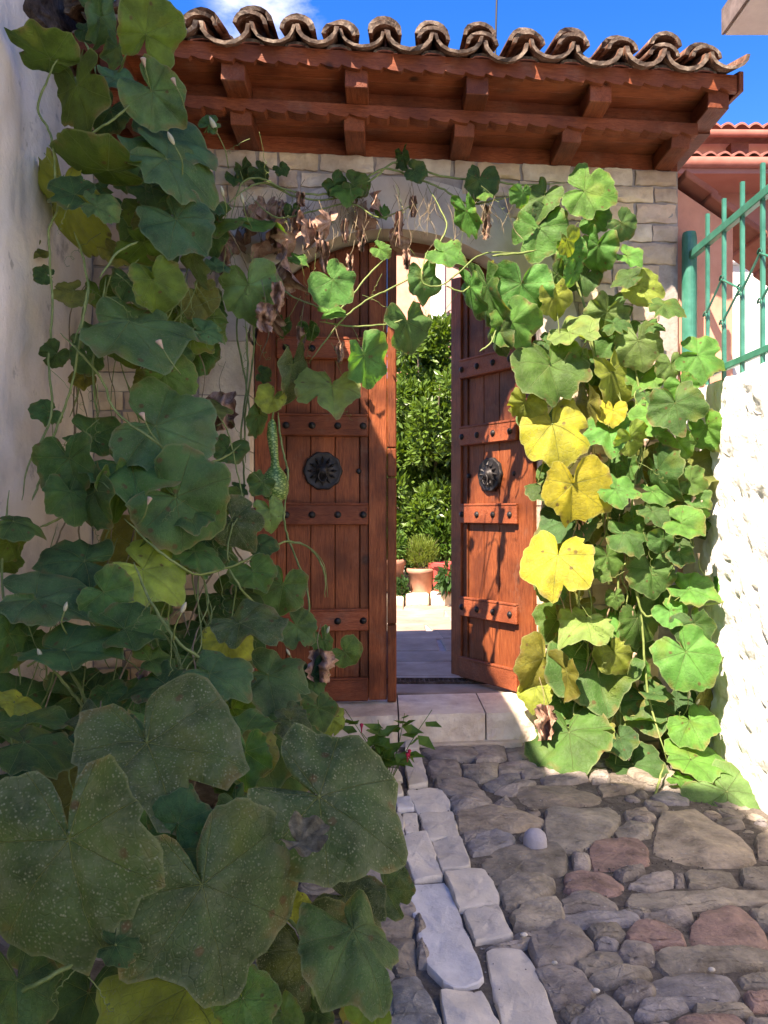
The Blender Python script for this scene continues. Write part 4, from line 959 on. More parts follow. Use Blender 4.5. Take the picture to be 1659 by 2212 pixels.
t = NT('dull_dried'); v = t.wcoords(); a = t.noise(v, 40, 6, 0.7)
M['dull_dried'] = t.finish(t.ramp(a, [(0.3, (0.05, 0.042, 0.024)), (0.55, (0.15, 0.13, 0.08)), (0.75, (0.25, 0.225, 0.15))]), 0.9, t.bump(a, 0.8, 0.008), 0.1)
# ============================================================ GOURD VINES
OFF = dict(A=(0, 0), B=(829.5, 0), C=(0, 516), D=(829.5, 516), E=(0, 1032), F=(829.5, 1032), G=(0, 1548), H=(829.5, 1548))
PROF = [(0, 1.0), (10, .95), (24, .88), (40, .90), (54, .94), (70, .85), (88, .80), (106, .83), (124, .80), (142, .73), (156, .62), (166, .44), (172, .24), (176, .05)]
def prof(a):
    a = abs(a)
    for (a0, r0), (a1, r1) in zip(PROF[:-1], PROF[1:]):
        if a <= a1:
            t_ = (a - a0) / (a1 - a0); return r0 + (r1 - r0) * t_
    return 0.05
COLS = dict(g=((.050, .115, .024), .30), d=((.036, .084, .022), .16), b=((.054, .116, .038), .40), m=((.060, .102, .032), 1.0), l=((.066, .180, .032), .15),
            y=((.33, .325, .030), .35), o=((.115, .120, .022), .30), u=((.070, .115, .016), .05), p=((.105, .185, .050), .55), k=((.21, .26, .035), .40))
NA, NR = 60, 6
def leaf_mesh(L, rgt, upv, vw, ang, tilt, axis, fold, droop, wave, sd):
    """cordate leaf about its petiole point; ang is where the tip points on the picture plane, tilt turns it about a level or upright axis"""
    ca, sa = math.cos(ang), -math.sin(ang)           # picture y runs down
    b = MB(); b.uv = []
    ph = [rnd(0, 6.28) for _ in range(6)]
    asym = rnd(-.18, .18); lob = rnd(-.03, .09); wid = rnd(.86, 1.08); lph = rnd(-.3, .3)
    bites = [(rnd(-150, 150), rnd(5, 13), rnd(.08, .34)) for _ in range(random.choice((0, 0, 1, 1, 2, 3)))]
    def P(r, th, rn):
        x = r * math.cos(th); y = r * math.sin(th) * wid  # x along the tip
        rn2 = rn * rn
        h = fold * abs(y) * (1 - .3 * rn) - droop * (max(0, x) ** 2) * 0.9 - droop * 0.5 * y * y + (droop * .5) * (min(0, x) ** 2)
        h += wave * rn2 * (math.sin(3 * th + ph[0]) * .55 + math.sin(5 * th + ph[1]) * .40 + math.sin(9 * th + ph[2]) * .26 + math.sin(14 * th + ph[4]) * .14 * rn2) - .10 * droop * rn2 * rn2
        h += 0.07 * rn * (abs(math.sin(3.5 * th)) - .4) + 0.07 * mnoise.noise(Vector((x * 2.6, y * 2.6, sd))) + 0.022 * mnoise.noise(Vector((x * 7, y * 7, sd)))
        a2 = x * ca - y * sa; c2 = x * sa + y * ca
        if axis == 0:
            v3 = rgt * a2 + (upv * math.cos(tilt) - vw * math.sin(tilt)) * c2 + (vw * math.cos(tilt) + upv * math.sin(tilt)) * h
        else:
            v3 = upv * c2 + (rgt * math.cos(tilt) - vw * math.sin(tilt)) * a2 + (vw * math.cos(tilt) + rgt * math.sin(tilt)) * h
        return v3 * L, (0.5 + 0.48 * x, 0.5 + 0.48 * y)
    p0, u0 = P(0, 0, 0); b.v.append(p0); b.uv.append(u0); b.rim = [0.0]
    angs = [-176 + 352 * k / NA for k in range(NA + 1)]
    for i in range(1, NR + 1):
        f = (i / NR) ** 0.9
        for k, a in enumerate(angs):
            th = math.radians(a)
            r = prof(a) * (1 + asym * math.sin(th) + lob * math.cos(5 * th + lph)) + 0.085 * mnoise.noise(Vector((math.cos(th) * 2.2, math.sin(th) * 2.2, sd)))
            for ba, bw, bd in bites:
                if abs(a - ba) < bw: r *= 1 - bd * (1 - (abs(a - ba) / bw) ** 2) * (f ** 3)
            if i == NR: r += 0.018 * math.sin(th * 17 + ph[3]) + 0.035 * mnoise.noise(Vector((a * .12, sd, 0)))
            q, uv = P(max(.02, r) * f, th, f); b.v.append(q); b.uv.append(uv); b.rim.append(f)
    n = NA + 1
    for k in range(NA): b.f.append((0, 1 + k, 2 + k))
    for i in range(NR - 1):
        for k in range(NA):
            a = 1 + i * n + k; b.f.append((a, a + n, a + n + 1, a + 1))
    return b
UNIT = {}
def extents(ang):
    k = round(ang / 5) * 5 % 360
    if k not in UNIT:
        w = math.radians(k); xs, ys = [], []
        for a in range(-176, 177, 4):
            r = prof(a); q = math.radians(a) + w; xs.append(r * math.cos(q)); ys.append(r * math.sin(q))
        UNIT[k] = (min(xs), max(xs), min(ys), max(ys))
    return UNIT[k]
def plane_axes(p):
    vw = (Vector((0, 0, CZ)) - p).normalized(); rgt = Vector((0, 0, 1)).cross(vw).normalized(); return rgt, vw.cross(rgt).normalized(), vw
def leaf(vine, x0, y0, x1, y1, ang, depth, code, sign=1, fold=None, droop=None, wave=None, petiole=True, name='leaf', mat='leaf', label=None):
    w, h = x1 - x0, y1 - y0; ex = extents(ang); W0, H0 = ex[1] - ex[0], ex[3] - ex[2]
    L = max(w / W0, h / H0); kw, kh = w / (L * W0), h / (L * H0)
    if kh < kw: axis, tilt = 0, math.acos(max(.36, min(1, kh)))
    else: axis, tilt = 1, math.acos(max(.36, min(1, kw)))
    cx = (x0 + x1) / 2 - L * (ex[0] + ex[1]) / 2 * (kw if axis == 1 else 1); cy = (y0 + y1) / 2 - L * (ex[2] + ex[3]) / 2 * (kh if axis == 0 else 1)
    p = at(cx, cy, depth); rgt, upv, vw = plane_axes(p); Lw = L * depth / FPX * (1.14 if vine is rv else 1.06)
    sg = sign if axis == 0 else random.choice((-1, 1))
    fold = rnd(-.15, .45) if fold is None else fold; droop = rnd(.05, .5) if droop is None else droop; wave = rnd(.07, .17) if wave is None else wave
    b = leaf_mesh(Lw, rgt, upv, vw, math.radians(ang), tilt * sg, axis, fold, droop, wave, rnd(0, 99))
    rl_ = .14 if Lw * FPX / depth > 150 else .42
    rx_ = Matrix.Rotation(rnd(-rl_, rl_), 3, (rgt * rnd(-1, 1) + upv * rnd(-1, 1)).normalized())
    b.v = [p + rx_ @ q for q in b.v]
    o = b.build(name, M[mat], vine, origin=p, smooth=True)
    c, mil = COLS[code]; k = rnd(.8, 1.25) * (1.28 if vine is rv and code not in 'yk' else 1.36 if vine is lv and code != 'm' else 1.0); hs = rnd(-.16, .12)
    o.color = (c[0] * k * (1 + hs), c[1] * k, c[2] * k * (1 - hs), min(1, mil * rnd(.6, 1.2)))
    if label: o['label'] = label
    if petiole:
        td = rgt * math.cos(math.radians(ang)) - upv * math.sin(math.radians(ang))
        l = Lw * rnd(.8, 1.25)
        e = p - td * l * .35 - vw * l * .55 + Vector((rnd(-.3, .3) * l, 0, -l * rnd(.15, .5)))
        md = p - vw * l * .30 - td * l * .05 + Vector((0, 0, rnd(-.05, .08) * l))
        t_ = MB(); t_.tube(smooth_line([p + vw * .001, md, e], 4), max(.0022, Lw * .016), max(.0026, Lw * .020), 5)
        t_.build('petiole', M['stem'], o, smooth=True)
    return o
def left_depth(x, y):
    if y < 950: d = 3.5
    elif y < 1500: d = 3.5 - (y - 950) / 550 * .75
    else: d = 2.75 - (y - 1500) / 700 * 1.2
    if x > 480 and y < 1560: d += min(1, (x - 480) / 130) * (3.95 - d)
    return max(1.5, d)
lv = empty('gourd_vine', (-1.0, 3.4, gz(-1, 3.4)), 'large shaded gourd vine with mildewed leaves filling the left side', 'vine')
rv = empty('gourd_vine', (1.25, 4.1, gz(1.25, 4.1)), 'sunlit gourd vine with yellow leaves right of the half-open door', 'vine')
av = empty('gourd_vine', W(0.0, -0.05, 2.9), 'thin vine runners with dry brown leaves trailing across the arch', 'vine')

LEFT = """A 490 -30 770 262 -80 u 3.3 -|A 380 -10 495 200 80 b 3.45|A 60 175 330 330 200 u 3.2 -|A 215 235 460 555 70 u 3.25 -|A 420 290 610 405 10 b 3.35|A 530 280 812 530 40 b 3.3
A 540 520 912 690 15 b 3.4|A 535 560 940 835 35 b 3.3|A 245 640 610 835 170 u 3.25 -|A 215 765 405 905 200 d 3.15|A 345 850 512 940 20 b 3.15|A 200 690 335 1110 90 k 3.4
A 680 790 970 935 0 d 3.55|A 615 820 935 1095 45 b 3.3|A 510 980 770 1120 20 u 3.35 -|A 1005 915 1225 1003 10 l 4.0|A 700 520 880 680 60 d 3.55|A 330 100 420 165 0 d 3.5
A 450 150 560 290 100 b 3.5|A 330 -40 480 60 30 g 3.6|A 860 500 950 575 -60 g 3.6|A 380 400 560 560 120 d 3.6|A 820 930 1000 1100 70 d 3.7|A 560 900 700 1010 120 o 3.5
C 545 75 775 315 70 u 3.25 -|C 765 -20 895 198 80 m 3.4|C 885 78 1002 158 -20 b 3.6|C 945 95 1212 352 75 p 3.7|C 770 175 945 335 60 o 3.6|C 235 180 385 272 150 o 3.3
C 375 255 825 485 15 b 3.15|C 148 108 235 192 200 d 3.25|C 440 345 640 555 80 u 3.3 -|C 610 465 845 712 30 g 3.25|C 815 350 962 455 20 b 3.5|C 735 462 835 556 60 d 3.5|C 178 438 305 567 120 d 3.2
C 305 455 445 570 80 d 3.35|C 490 650 920 985 20 b 3.1|C 140 692 265 803 160 d 3.2|C 285 765 535 935 20 d 3.2|C 185 835 420 1120 80 g 3.0|C 385 830 800 1120 25 g 3.05|C 1055 690 1185 865 80 d 3.85
C 1120 635 1235 755 110 k 3.8|C 1225 430 1300 725 80 m 3.85|C 1290 560 1585 765 80 p 3.9|C 1455 405 1690 645 75 l 3.8|C 1345 88 1545 282 48 l 3.75|C 1368 278 1485 352 -30 l 3.85|C 1600 5 1690 85 30 l 3.8
C 1070 1005 1185 1110 130 d 3.7|C 985 1045 1070 1110 30 d 3.75|C 60 0 200 80 160 o 3.5|C 560 560 720 690 100 o 3.4|C 850 700 1000 760 0 o 3.6|C 1100 560 1170 620 30 d 4.0
C 900 850 1060 960 120 g 3.7|C 640 720 760 800 60 d 3.4|C 430 0 560 110 30 o 3.4|C 640 0 780 90 70 o 3.45|C 300 560 420 640 140 o 3.5
E -20 135 178 245 10 d 2.85|E -40 210 110 360 120 u 2.9|E 190 0 420 160 90 g 2.95|E 325 -60 500 215 70 d 2.95|E 400 -80 600 185 75 g 2.98|E 585 -120 970 315 30 d 3.0|E 905 85 1115 305 60 m 3.4|E 1100 78 1232 222 70 p 3.7
E 180 262 485 455 190 d 2.9|E 465 288 795 525 40 k 2.95|E -10 420 385 625 15 b 2.65|E 345 395 570 610 40 g 2.75|E 400 550 720 748 -20 g 2.6|E 95 645 525 855 20 d 2.5|E 990 335 1205 485 60 g 3.3|E 1105 375 1335 595 100 g 3.4
E 895 525 1208 742 35 m 2.9|E 870 625 1090 815 80 k 3.0|E 1200 555 1375 735 40 b 3.5|E 1335 635 1455 785 60 g 3.6|E 575 728 750 842 -15 g 2.55|E 780 750 1065 955 25 b 2.5|E 535 820 835 975 190 d 2.45
E 675 895 885 1015 20 b 2.4|E 1030 760 1328 945 20 b 2.8|E -10 905 185 1035 0 k 2.3|E -20 1030 325 1110 10 d 2.2|E 295 985 505 1125 120 m 2.25|E 1195 965 1335 1065 40 m 2.5|E 1385 995 1485 1130 95 k 3.2|E 1425 690 1560 825 45 g 3.5
E 700 60 920 200 20 d 3.05|E 1060 240 1190 345 60 d 3.5|E 740 250 960 400 30 g 3.1|E 620 180 720 330 90 g 3.1|E 960 480 1130 560 0 d 3.3|E 1060 960 1260 1110 70 d 2.7|E 940 900 1070 1110 60 g 2.55|E 1280 780 1420 960 80 d 3.3
E -30 560 110 830 110 d 2.6|E 60 520 240 640 160 d 2.7|E -40 250 60 420 70 u 2.95|E 1300 930 1450 1080 70 d 2.9|E 1030 850 1110 960 100 o 2.8|E 40 640 200 760 30 d 2.7|E 380 870 560 1000 60 d 2.5
G -40 5 325 225 10 d 1.95|G 295 -120 1005 415 72 m 1.85|G -60 220 670 1035 84 m 1.55|G 645 325 905 560 -70 d 1.72|G 665 500 965 668 15 d 1.70|G 545 430 1218 1155 74 m 1.62|G 1078 30 1745 705 32 m 1.80|G 1295 770 1775 1135 70 b 1.70
G 460 1000 1210 1400 60 k 1.70|G 1130 840 1470 1260 80 m 1.85|G -60 975 195 1400 80 d 1.50|G 425 905 608 1075 15 d 1.50|G 1185 745 1350 900 30 y 1.88|G 935 60 1180 310 90 g 2.0|G 945 290 1110 490 60 b 1.95|G 905 1085 1215 1380 60 g 1.62
G 1135 1205 1310 1400 70 p 1.75|G 1535 1125 1690 1400 90 p 1.9|G 1430 1080 1560 1300 100 o 2.0|G 1310 1220 1440 1340 20 d 1.8|G 1350 690 1660 900 30 m 2.0|G 1560 640 1780 860 60 m 2.1|G 940 -20 1200 130 -20 g 2.3|G 1180 -40 1340 80 30 m 2.35
G 190 1040 560 1400 110 d 1.85|G 330 -10 620 120 10 d 2.1|G 560 -60 960 60 20 g 2.3|G 1000 60 1200 260 100 o 2.05|G 60 820 330 1120 100 d 1.80|G 1040 420 1150 640 95 o 2.0""".replace('\n', '|').split('|')
def parse(lines, vine, dfun=None, ddep=0.0):
    for li, s_ in enumerate(lines):
        random.seed(1000 + li * 13); q = s_.split(); ox, oy = OFF[q[0]]; x0, y0, x1, y1 = [float(v_) / 2 for v_ in q[1:5]]
        dep = float(q[7]) if len(q) > 7 else dfun((x0 + x1) / 2 + ox, (y0 + y1) / 2 + oy)
        lab = {'y': 'bright yellow leaf', 'k': 'yellowing leaf'}.get(q[6])
        leaf(vine, x0 + ox, y0 + oy, x1 + ox, y1 + oy, float(q[5]), dep + ddep, q[6], -1 if len(q) > 8 else 1, label=lab)
parse(LEFT, lv)
ARCH = """A 1180 700 1250 760 50 d|A 1230 880 1300 940 80 g|A 1620 880 1690 940 70 l|C 1180 120 1260 200 60 g|C 1240 60 1330 120 30 l|C 1290 350 1380 440 80 l|C 1180 330 1260 420 110 g|A 1008 683 1090 782 60 d|A 1080 690 1165 785 40 d|A 1390 742 1500 850 60 d|A 1470 750 1592 850 30 g|A 1430 795 1560 850 90 l|A 970 745 1052 802 100 d|B 40 625 120 735 80 d|B 90 690 188 785 20 d|B 342 718 482 858 100 d|B 405 820 470 858 90 l""".split('|')
parse(ARCH, av, lambda x, y: 4.12)
RIGHT = """B 288 838 432 1012 70 l|B 598 788 782 925 110 g|B 776 758 990 902 20 l|B 838 868 978 992 -10 l|B 555 908 778 1105 100 l|B 968 908 1094 1028 50 g|B 738 988 852 1110 70 k|B 828 978 1018 1170 110 l|B 560 800 640 890 90 l|B 650 860 760 960 70 d
D 108 108 228 265 80 g|D 196 5 342 118 20 l|D 18 275 188 472 70 g|D 335 138 402 322 95 l|D 380 95 520 375 80 g|D 485 105 695 335 100 l|D 455 275 655 465 60 l|D 668 188 802 333 70 k|D 715 340 912 472 20 p|D 865 235 1055 425 110 p|D 998 128 1112 212 160 d|D 1035 125 1202 282 20 k
D 1005 372 1195 545 80 p|D 572 472 858 672 85 g|D 888 468 1075 715 65 k|D 1040 505 1220 660 120 l|D 1185 495 1295 605 80 p|D 1275 415 1460 595 20 l|D 1236 575 1350 695 60 l|D 1155 635 1365 825 80 g|D 535 645 685 800 100 k|D 580 695 880 960 80 y|D 885 765 1060 925 88 l|D 935 705 1045 805 90 y
D 1066 695 1245 855 130 l|D 1335 745 1460 905 70 l|D 1200 805 1345 950 60 l|D 830 635 935 815 80 o|D 995 795 1135 935 70 k|D 680 965 945 1225 88 y|D 1128 905 1245 1110 60 d|D 1275 995 1385 1110 20 g|D 1140 250 1285 330 30 g|D 770 90 870 200 110 l|D 1000 30 1110 130 40 l|D 740 0 860 120 80 l
D 650 400 760 500 30 d|D 780 480 900 620 80 d|D 1090 640 1180 720 70 g|D 860 560 960 680 100 d|D 950 330 1060 400 0 g|D 1105 335 1200 400 10 g|D 440 340 560 500 100 d|D 700 100 800 220 50 g|D 900 600 1000 720 60 o|D 1000 930 1120 1060 100 g
F 940 5 1085 100 20 l|F 1105 20 1245 103 10 l|F 606 245 895 485 95 y|F 892 275 1045 425 70 g|F 1080 330 1230 505 80 g|F 965 185 1145 295 10 g|F 1215 145 1375 253 20 l|F 1432 402 1535 515 60 l|F 1250 435 1425 535 10 l|F 755 540 970 705 140 p|F 836 560 1025 685 20 l|F 745 665 1085 990 78 g
F 576 685 785 905 110 o|F 585 855 725 985 100 k|F 1180 640 1450 890 55 l|F 1025 525 1170 725 75 g|F 1270 555 1425 715 60 d|F 1005 875 1260 1065 70 g|F 1235 985 1420 1135 60 l|F 645 995 965 1255 75 g|F 1075 785 1145 875 80 l|F 1170 520 1310 640 40 l|F 1060 400 1140 470 100 g|F 900 380 980 450 40 g
F 1100 100 1230 200 60 d|F 1150 220 1260 330 100 g|F 1230 280 1330 370 30 d|F 1040 130 1110 260 80 g|F 1330 880 1460 1060 70 o|F 920 690 1080 830 60 k|F 720 760 860 960 100 o|F 1120 900 1240 960 10 d|F 960 480 1040 560 80 g|F 1290 40 1400 130 30 g|F 1320 100 1400 190 100 l
H 970 135 1195 292 60 d|H 1228 118 1482 243 5 l|H 1325 195 1668 475 40 p 3.62|H 1050 320 1175 398 10 g|H 1188 408 1262 503 80 d 3.5|H 1232 248 1335 303 20 l|H 820 20 980 130 30 k|H 940 40 1100 160 70 d|H 1040 -10 1240 60 10 g""".replace('\n', '|').split('|')
def right_depth(x, y):
    d = 4.10 + .05 * math.sin(x * .05) - (.07 if random.random() < .4 else 0)
    if x > 1400: d -= .12
    if y > 1500: d -= (y - 1500) / 250 * .18
    if x < 1120 and y < 1000: d = 4.02
    return d
parse(RIGHT, rv, right_depth)
random.seed(41)
for _ in range(60):                         # leaves half seen behind the front ones
    px, py = rnd(1170, 1520), rnd(560, 1640)
    if py < 800 and px < 1250 or py < 900 and px > 1390: continue
    s_ = rnd(28, 60); leaf(rv, px - s_, py - s_ * rnd(.6, 1), px + s_, py + s_ * rnd(.6, 1), rnd(20, 160), rnd(4.2, 4.32) if px < 1430 else rnd(4.1, 4.2), random.choice('gdogd'))
random.seed(42)
for _ in range(50):
    px, py = rnd(-20, 560), rnd(1180, 1600); s_ = rnd(50, 95)
    if px < 210 and py < 1500: continue
    leaf(lv, px - s_, py - s_ * .7, px + s_, py + s_ * .7, rnd(0, 180), left_depth(px, py) + rnd(.35, .7), random.choice('ddgog'))
for _ in range(64):
    px, py = rnd(-40, 850), rnd(1560, 2300); s_ = rnd(90, 150)
    if px > 620 and py < 2050: continue
    d_ = left_depth(px, py) + rnd(.35, .8); q = at(px, py, d_)
    if q.z < gz(q.x, q.y) + .06: continue
    leaf(lv, px - s_, py - s_ * .7, px + s_, py + s_ * .7, rnd(20, 160), d_, random.choice('dddgo'))

random.seed(46)
for _ in range(24):                         # a second layer on the climbing part
    px, py = rnd(170, 470), rnd(330, 1180); s_ = rnd(35, 70)
    leaf(lv, px - s_, py - s_ * rnd(.6, .9), px + s_, py + s_ * rnd(.6, .9), rnd(10, 170), left_depth(px, py) + rnd(.12, .32), random.choice('gugbd'))
# ---- dry leaves
random.seed(43)
def dried(vine, px, py, w, h, depth, label=None):
    p = at(px, py, depth); rgt, upv, vw = plane_axes(p); b = MB(); n, m = 9, 12; sd = rnd(0, 99); k = depth / FPX
    for j in range(m + 1):
        for i in range(n + 1):
            fu, fv = i / n - .5, j / m - .5
            ww = w * (1 - .75 * abs(fv + .12) ** 1.4) * rnd(.75, 1.15)
            z_ = w * .8 * (mnoise.noise(Vector((fu * 3.4, fv * 3.2, sd))) + .6 * mnoise.noise(Vector((fu * 8, fv * 8, sd))) + .5 * math.sin(fu * 9 + sd))
            sx = mnoise.noise(Vector((fv * 3, sd, 2))) * w * .25
            b.v.append(p + (rgt * (fu * ww + sx) - upv * (fv * h + 6 * mnoise.noise(Vector((fu * 5, fv * 5, sd + 7)))) + vw * z_) * k)
    for j in range(m):
        for i in range(n): q = j * (n + 1) + i; b.f.append((q, q + 1, q + n + 2, q + n + 1))
    o = b.build('dried_leaf', M['dried'], vine, smooth=True); o['label'] = label or 'shrivelled brown leaf'
    t_ = MB(); t_.tube(smooth_line([p + upv * h * .45 * k, p + upv * h * .8 * k + rgt * rnd(-.02, .02), p + upv * (h * 1.3) * k + rgt * rnd(-.03, .03) - vw * .03], 4), .002, .0016, 4); t_.build('petiole', M['dry_stem'], o)
def withered(vine, px, py, w, h, depth):
    leaf(vine, px - w * .7, py - h * .55, px + w * .7, py + h * .55, rnd(70, 110), depth, 'o', fold=rnd(.7, 1.3) * random.choice((-1, 1)), droop=rnd(.3, .9), wave=rnd(.3, .5), name='dried_leaf', mat='dried', label='shrivelled brown leaf')
for (px, py, w, h) in ((600, 520, 30, 70), (640, 480, 34, 60), (690, 515, 26, 70), (715, 485, 30, 60), (765, 462, 30, 70), (540, 470, 40, 60), (820, 440, 22, 60), (862, 495, 24, 80), (892, 448, 22, 50), (1052, 480, 26, 80), (622, 575, 44, 100), (700, 555, 28, 75),
                       (510, 520, 36, 60), (575, 450, 40, 44), (780, 520, 24, 50), (650, 430, 24, 36), (560, 540, 26, 60), (880, 560, 22, 50), (755, 570, 22, 44), (690, 640, 26, 40), (588, 690, 40, 60), (480, 560, 50, 90), (735, 760, 22, 50), (650, 735, 24, 70), (530, 500, 30, 60), (585, 500, 26, 60), (610, 455, 30, 44), (665, 500, 26, 66), (745, 500, 22, 54), (605, 610, 34, 70), (640, 530, 26, 60), (840, 520, 20, 50), (500, 600, 30, 60), (560, 600, 30, 56)):
    (dried if random.random() < .35 else withered)(av, px, py, w * .85, h * .85, 4.13 + rnd(-.06, .06) if py < 560 else 4.05)
dried(lv, 478, 888, 70, 82, 3.75, 'crumpled dry brown leaf beside the door'); dried(rv, 1175, 1560, 44, 74, 4.0); dried(rv, 1285, 1010, 30, 60, 4.12); dried(rv, 1260, 1130, 26, 60, 4.15)
dried(lv, 575, 685, 46, 60, 3.72); dried(lv, 600, 640, 30, 60, 3.7); dried(lv, 330, 1480, 60, 80, 2.75); dried(lv, 690, 1440, 60, 70, 3.3); dried(lv, 210, 1620, 80, 80, 2.1)
o = leaf(lv, 604, 1782, 702, 1858, 30, 1.66, 'o', fold=.35, droop=-.2, wave=.28, petiole=False, name='dried_leaf', mat='dull_dried', label='curled dry leaf lying on the big front leaf')

# ---- stems, runners, tendrils
random.seed(44)
def runner(vine, pts, r0=.006, r1=None, name='stem', mat='stem', n=7):
    b = MB(); L_ = [w_ + Vector((rnd(-1, 1), rnd(-1, 1), rnd(-1, 1))) * r0 * .45 for w_ in smooth_line([at(*p) for p in pts], 6)]; m_ = len(L_); b.tube(L_, [r0 * max(.3, min(1, 6 * k_ / m_ + .3, 6 * (m_ - 1 - k_) / m_ + .3)) for k_ in range(m_)], None, n); return b.build(name, M[mat], vine, smooth=True)
ST = [[(145, 97, 3.2), (110, 155, 3.2), (82, 235, 3.22), (105, 280, 3.22), (118, 340, 3.22), (118, 400, 3.22), (125, 450, 3.2), (105, 500, 3.2), (108, 560, 3.2), (113, 680, 3.2), (105, 780, 3.2), (110, 900, 3.15), (60, 1010, 3.1), (48, 1080, 3.05)],
      [(182, 90, 3.4), (198, 120, 3.4), (207, 160, 3.4)], [(280, 228, 3.25), (240, 262, 3.25), (195, 290, 3.25), (186, 312, 3.3)], [(272, 118, 3.28), (262, 145, 3.35), (250, 160, 3.4)],
      [(215, 600, 3.15), (255, 545, 3.2), (300, 520, 3.25)], [(190, 620, 3.12), (180, 680, 3.12), (170, 750, 3.12), (150, 850, 3.12), (120, 930, 3.1), (100, 1000, 3.1)],
      [(130, 720, 3.1), (180, 770, 3.08), (225, 830, 3.05), (250, 890, 3.02), (330, 950, 3.0), (410, 1003, 3.2), (480, 990, 3.4), (520, 960, 3.6)],
      [(270, 1120, 2.9), (330, 1180, 2.85), (400, 1230, 2.9), (440, 1240, 3.0), (520, 1215, 3.3), (570, 1190, 3.5), (620, 1170, 3.65), (670, 1185, 3.7), (700, 1235, 3.7), (702, 1290, 3.7)],
      [(290, 1215, 2.75), (315, 1280, 2.7), (350, 1340, 2.6), (400, 1400, 2.55), (470, 1440, 2.6)], [(490, 1220, 3.2), (520, 1270, 3.2), (565, 1320, 3.3)],
      [(620, 1060, 3.75), (614, 1120, 3.75), (625, 1170, 3.75), (650, 1230, 3.7), (662, 1265, 3.7), (668, 1310, 3.65), (665, 1400, 3.5)], [(600, 890, 3.8), (605, 940, 3.8), (615, 990, 3.78), (622, 1020, 3.75), (618, 1062, 3.75)],
      [(530, 690, 4.0), (535, 780, 3.98), (530, 860, 3.95), (520, 940, 3.9), (528, 1040, 3.9), (520, 1150, 3.8)], [(520, 640, 4.05), (512, 720, 4.05), (530, 820, 4.0), (540, 900, 3.95)], [(545, 660, 4.05), (548, 760, 4.05), (530, 900, 4.0), (530, 1000, 3.95)],
      [(0, 2168, 1.5), (90, 2120, 1.5), (170, 2075, 1.55), (210, 2058, 1.6)], [(620, 1980, 1.8), (650, 2020, 1.78), (670, 2100, 1.78), (676, 2160, 1.78)], [(110, 1440, 2.6), (160, 1500, 2.6), (190, 1540, 2.5)], [(20, 1060, 3.0), (5, 1200, 2.9), (8, 1290, 2.8), (30, 1380, 2.75), (45, 1480, 2.7)],
      [(230, 600, 3.3), (215, 700, 3.3), (200, 800, 3.3), (210, 900, 3.2)], [(160, 500, 3.3), (180, 560, 3.3), (190, 640, 3.25), (160, 740, 3.2)], [(70, 1080, 3.0), (90, 1030, 3.05), (120, 960, 3.1)], [(85, 1140, 3.0), (130, 1120, 3.0), (190, 1090, 3.0)],
      [(200, 1570, 2.4), (180, 1500, 2.5), (150, 1450, 2.6)], [(430, 2010, 2.0), (400, 2100, 1.95), (420, 2200, 1.9)], [(390, 1700, 2.3), (340, 1800, 2.2), (330, 1900, 2.1)]]
for s_ in ST: runner(lv, s_, .0048 if s_[0][2] > 2 else .0045)
for i in range(60):                         # weaving stems inside the thicket
    px, py = rnd(120, 520), rnd(450, 1500); dd_ = rnd(-.06, .3); q = [(px, py, left_depth(px, py) + dd_)]
    for k in range(4): px += rnd(-45, 45); py += rnd(40, 110); q.append((px, py, left_depth(px, py) + dd_ + rnd(-.03, .05)))
    runner(lv, q, rnd(.002, .0045), mat=random.choice(('stem', 'stem', 'dry_stem')))
AR = [[(500, 470, 4.05), (520, 400, 4.1), (560, 385, 4.1), (620, 410, 4.12), (700, 420, 4.14), (770, 400, 4.14), (830, 365, 4.14), (900, 385, 4.16), (960, 410, 4.18), (1010, 440, 4.2), (1080, 430, 4.2), (1150, 410, 4.2)],
      [(480, 450, 4.05), (560, 395, 4.12), (640, 425, 4.13), (720, 430, 4.14), (800, 390, 4.14), (860, 350, 4.15), (950, 380, 4.16), (1060, 390, 4.18), (1130, 400, 4.2), (1220, 395, 4.2)],
      [(545, 430, 4.1), (600, 470, 4.1), (680, 455, 4.12), (760, 440, 4.12), (820, 470, 4.12), (900, 440, 4.14)], [(920, 395, 4.12), (950, 450, 4.1), (965, 490, 4.08), (940, 540, 4.05), (900, 590, 4.02), (850, 620, 4.0), (790, 650, 3.95), (740, 690, 3.9), (700, 740, 3.88), (670, 780, 3.85)],
      [(1120, 545, 4.1), (1040, 550, 4.05), (990, 590, 4.0), (950, 617, 3.98), (915, 612, 3.98), (912, 580, 3.98), (925, 540, 4.0)], [(960, 615, 4.0), (1000, 630, 4.0), (1030, 600, 4.05)], [(605, 622, 3.95), (640, 645, 3.92), (690, 665, 3.9), (720, 690, 3.9)],
      [(690, 695, 3.9), (760, 705, 3.92), (840, 700, 3.95), (870, 690, 3.95)], [(830, 560, 4.0), (790, 600, 3.95), (760, 640, 3.92), (715, 690, 3.9)], [(1035, 760, 4.0), (1060, 740, 4.0), (1075, 700, 4.02)]]
for i, s_ in enumerate(AR): runner(av, s_, .0055 if i < 2 else .0042)
for i in range(80):                         # fine dry stalks hanging over the arch
    px = rnd(510, 1100); py = 380 + abs(px - 830) * .08 + rnd(0, 40); q = [(px, py, 4.14)]
    for k in range(3): px += rnd(-22, 22); py += rnd(18, 50); q.append((px, py, 4.13 + rnd(-.03, .02)))
    runner(av, q, .0016, .001, 'tendril', 'dry_stem', 4)
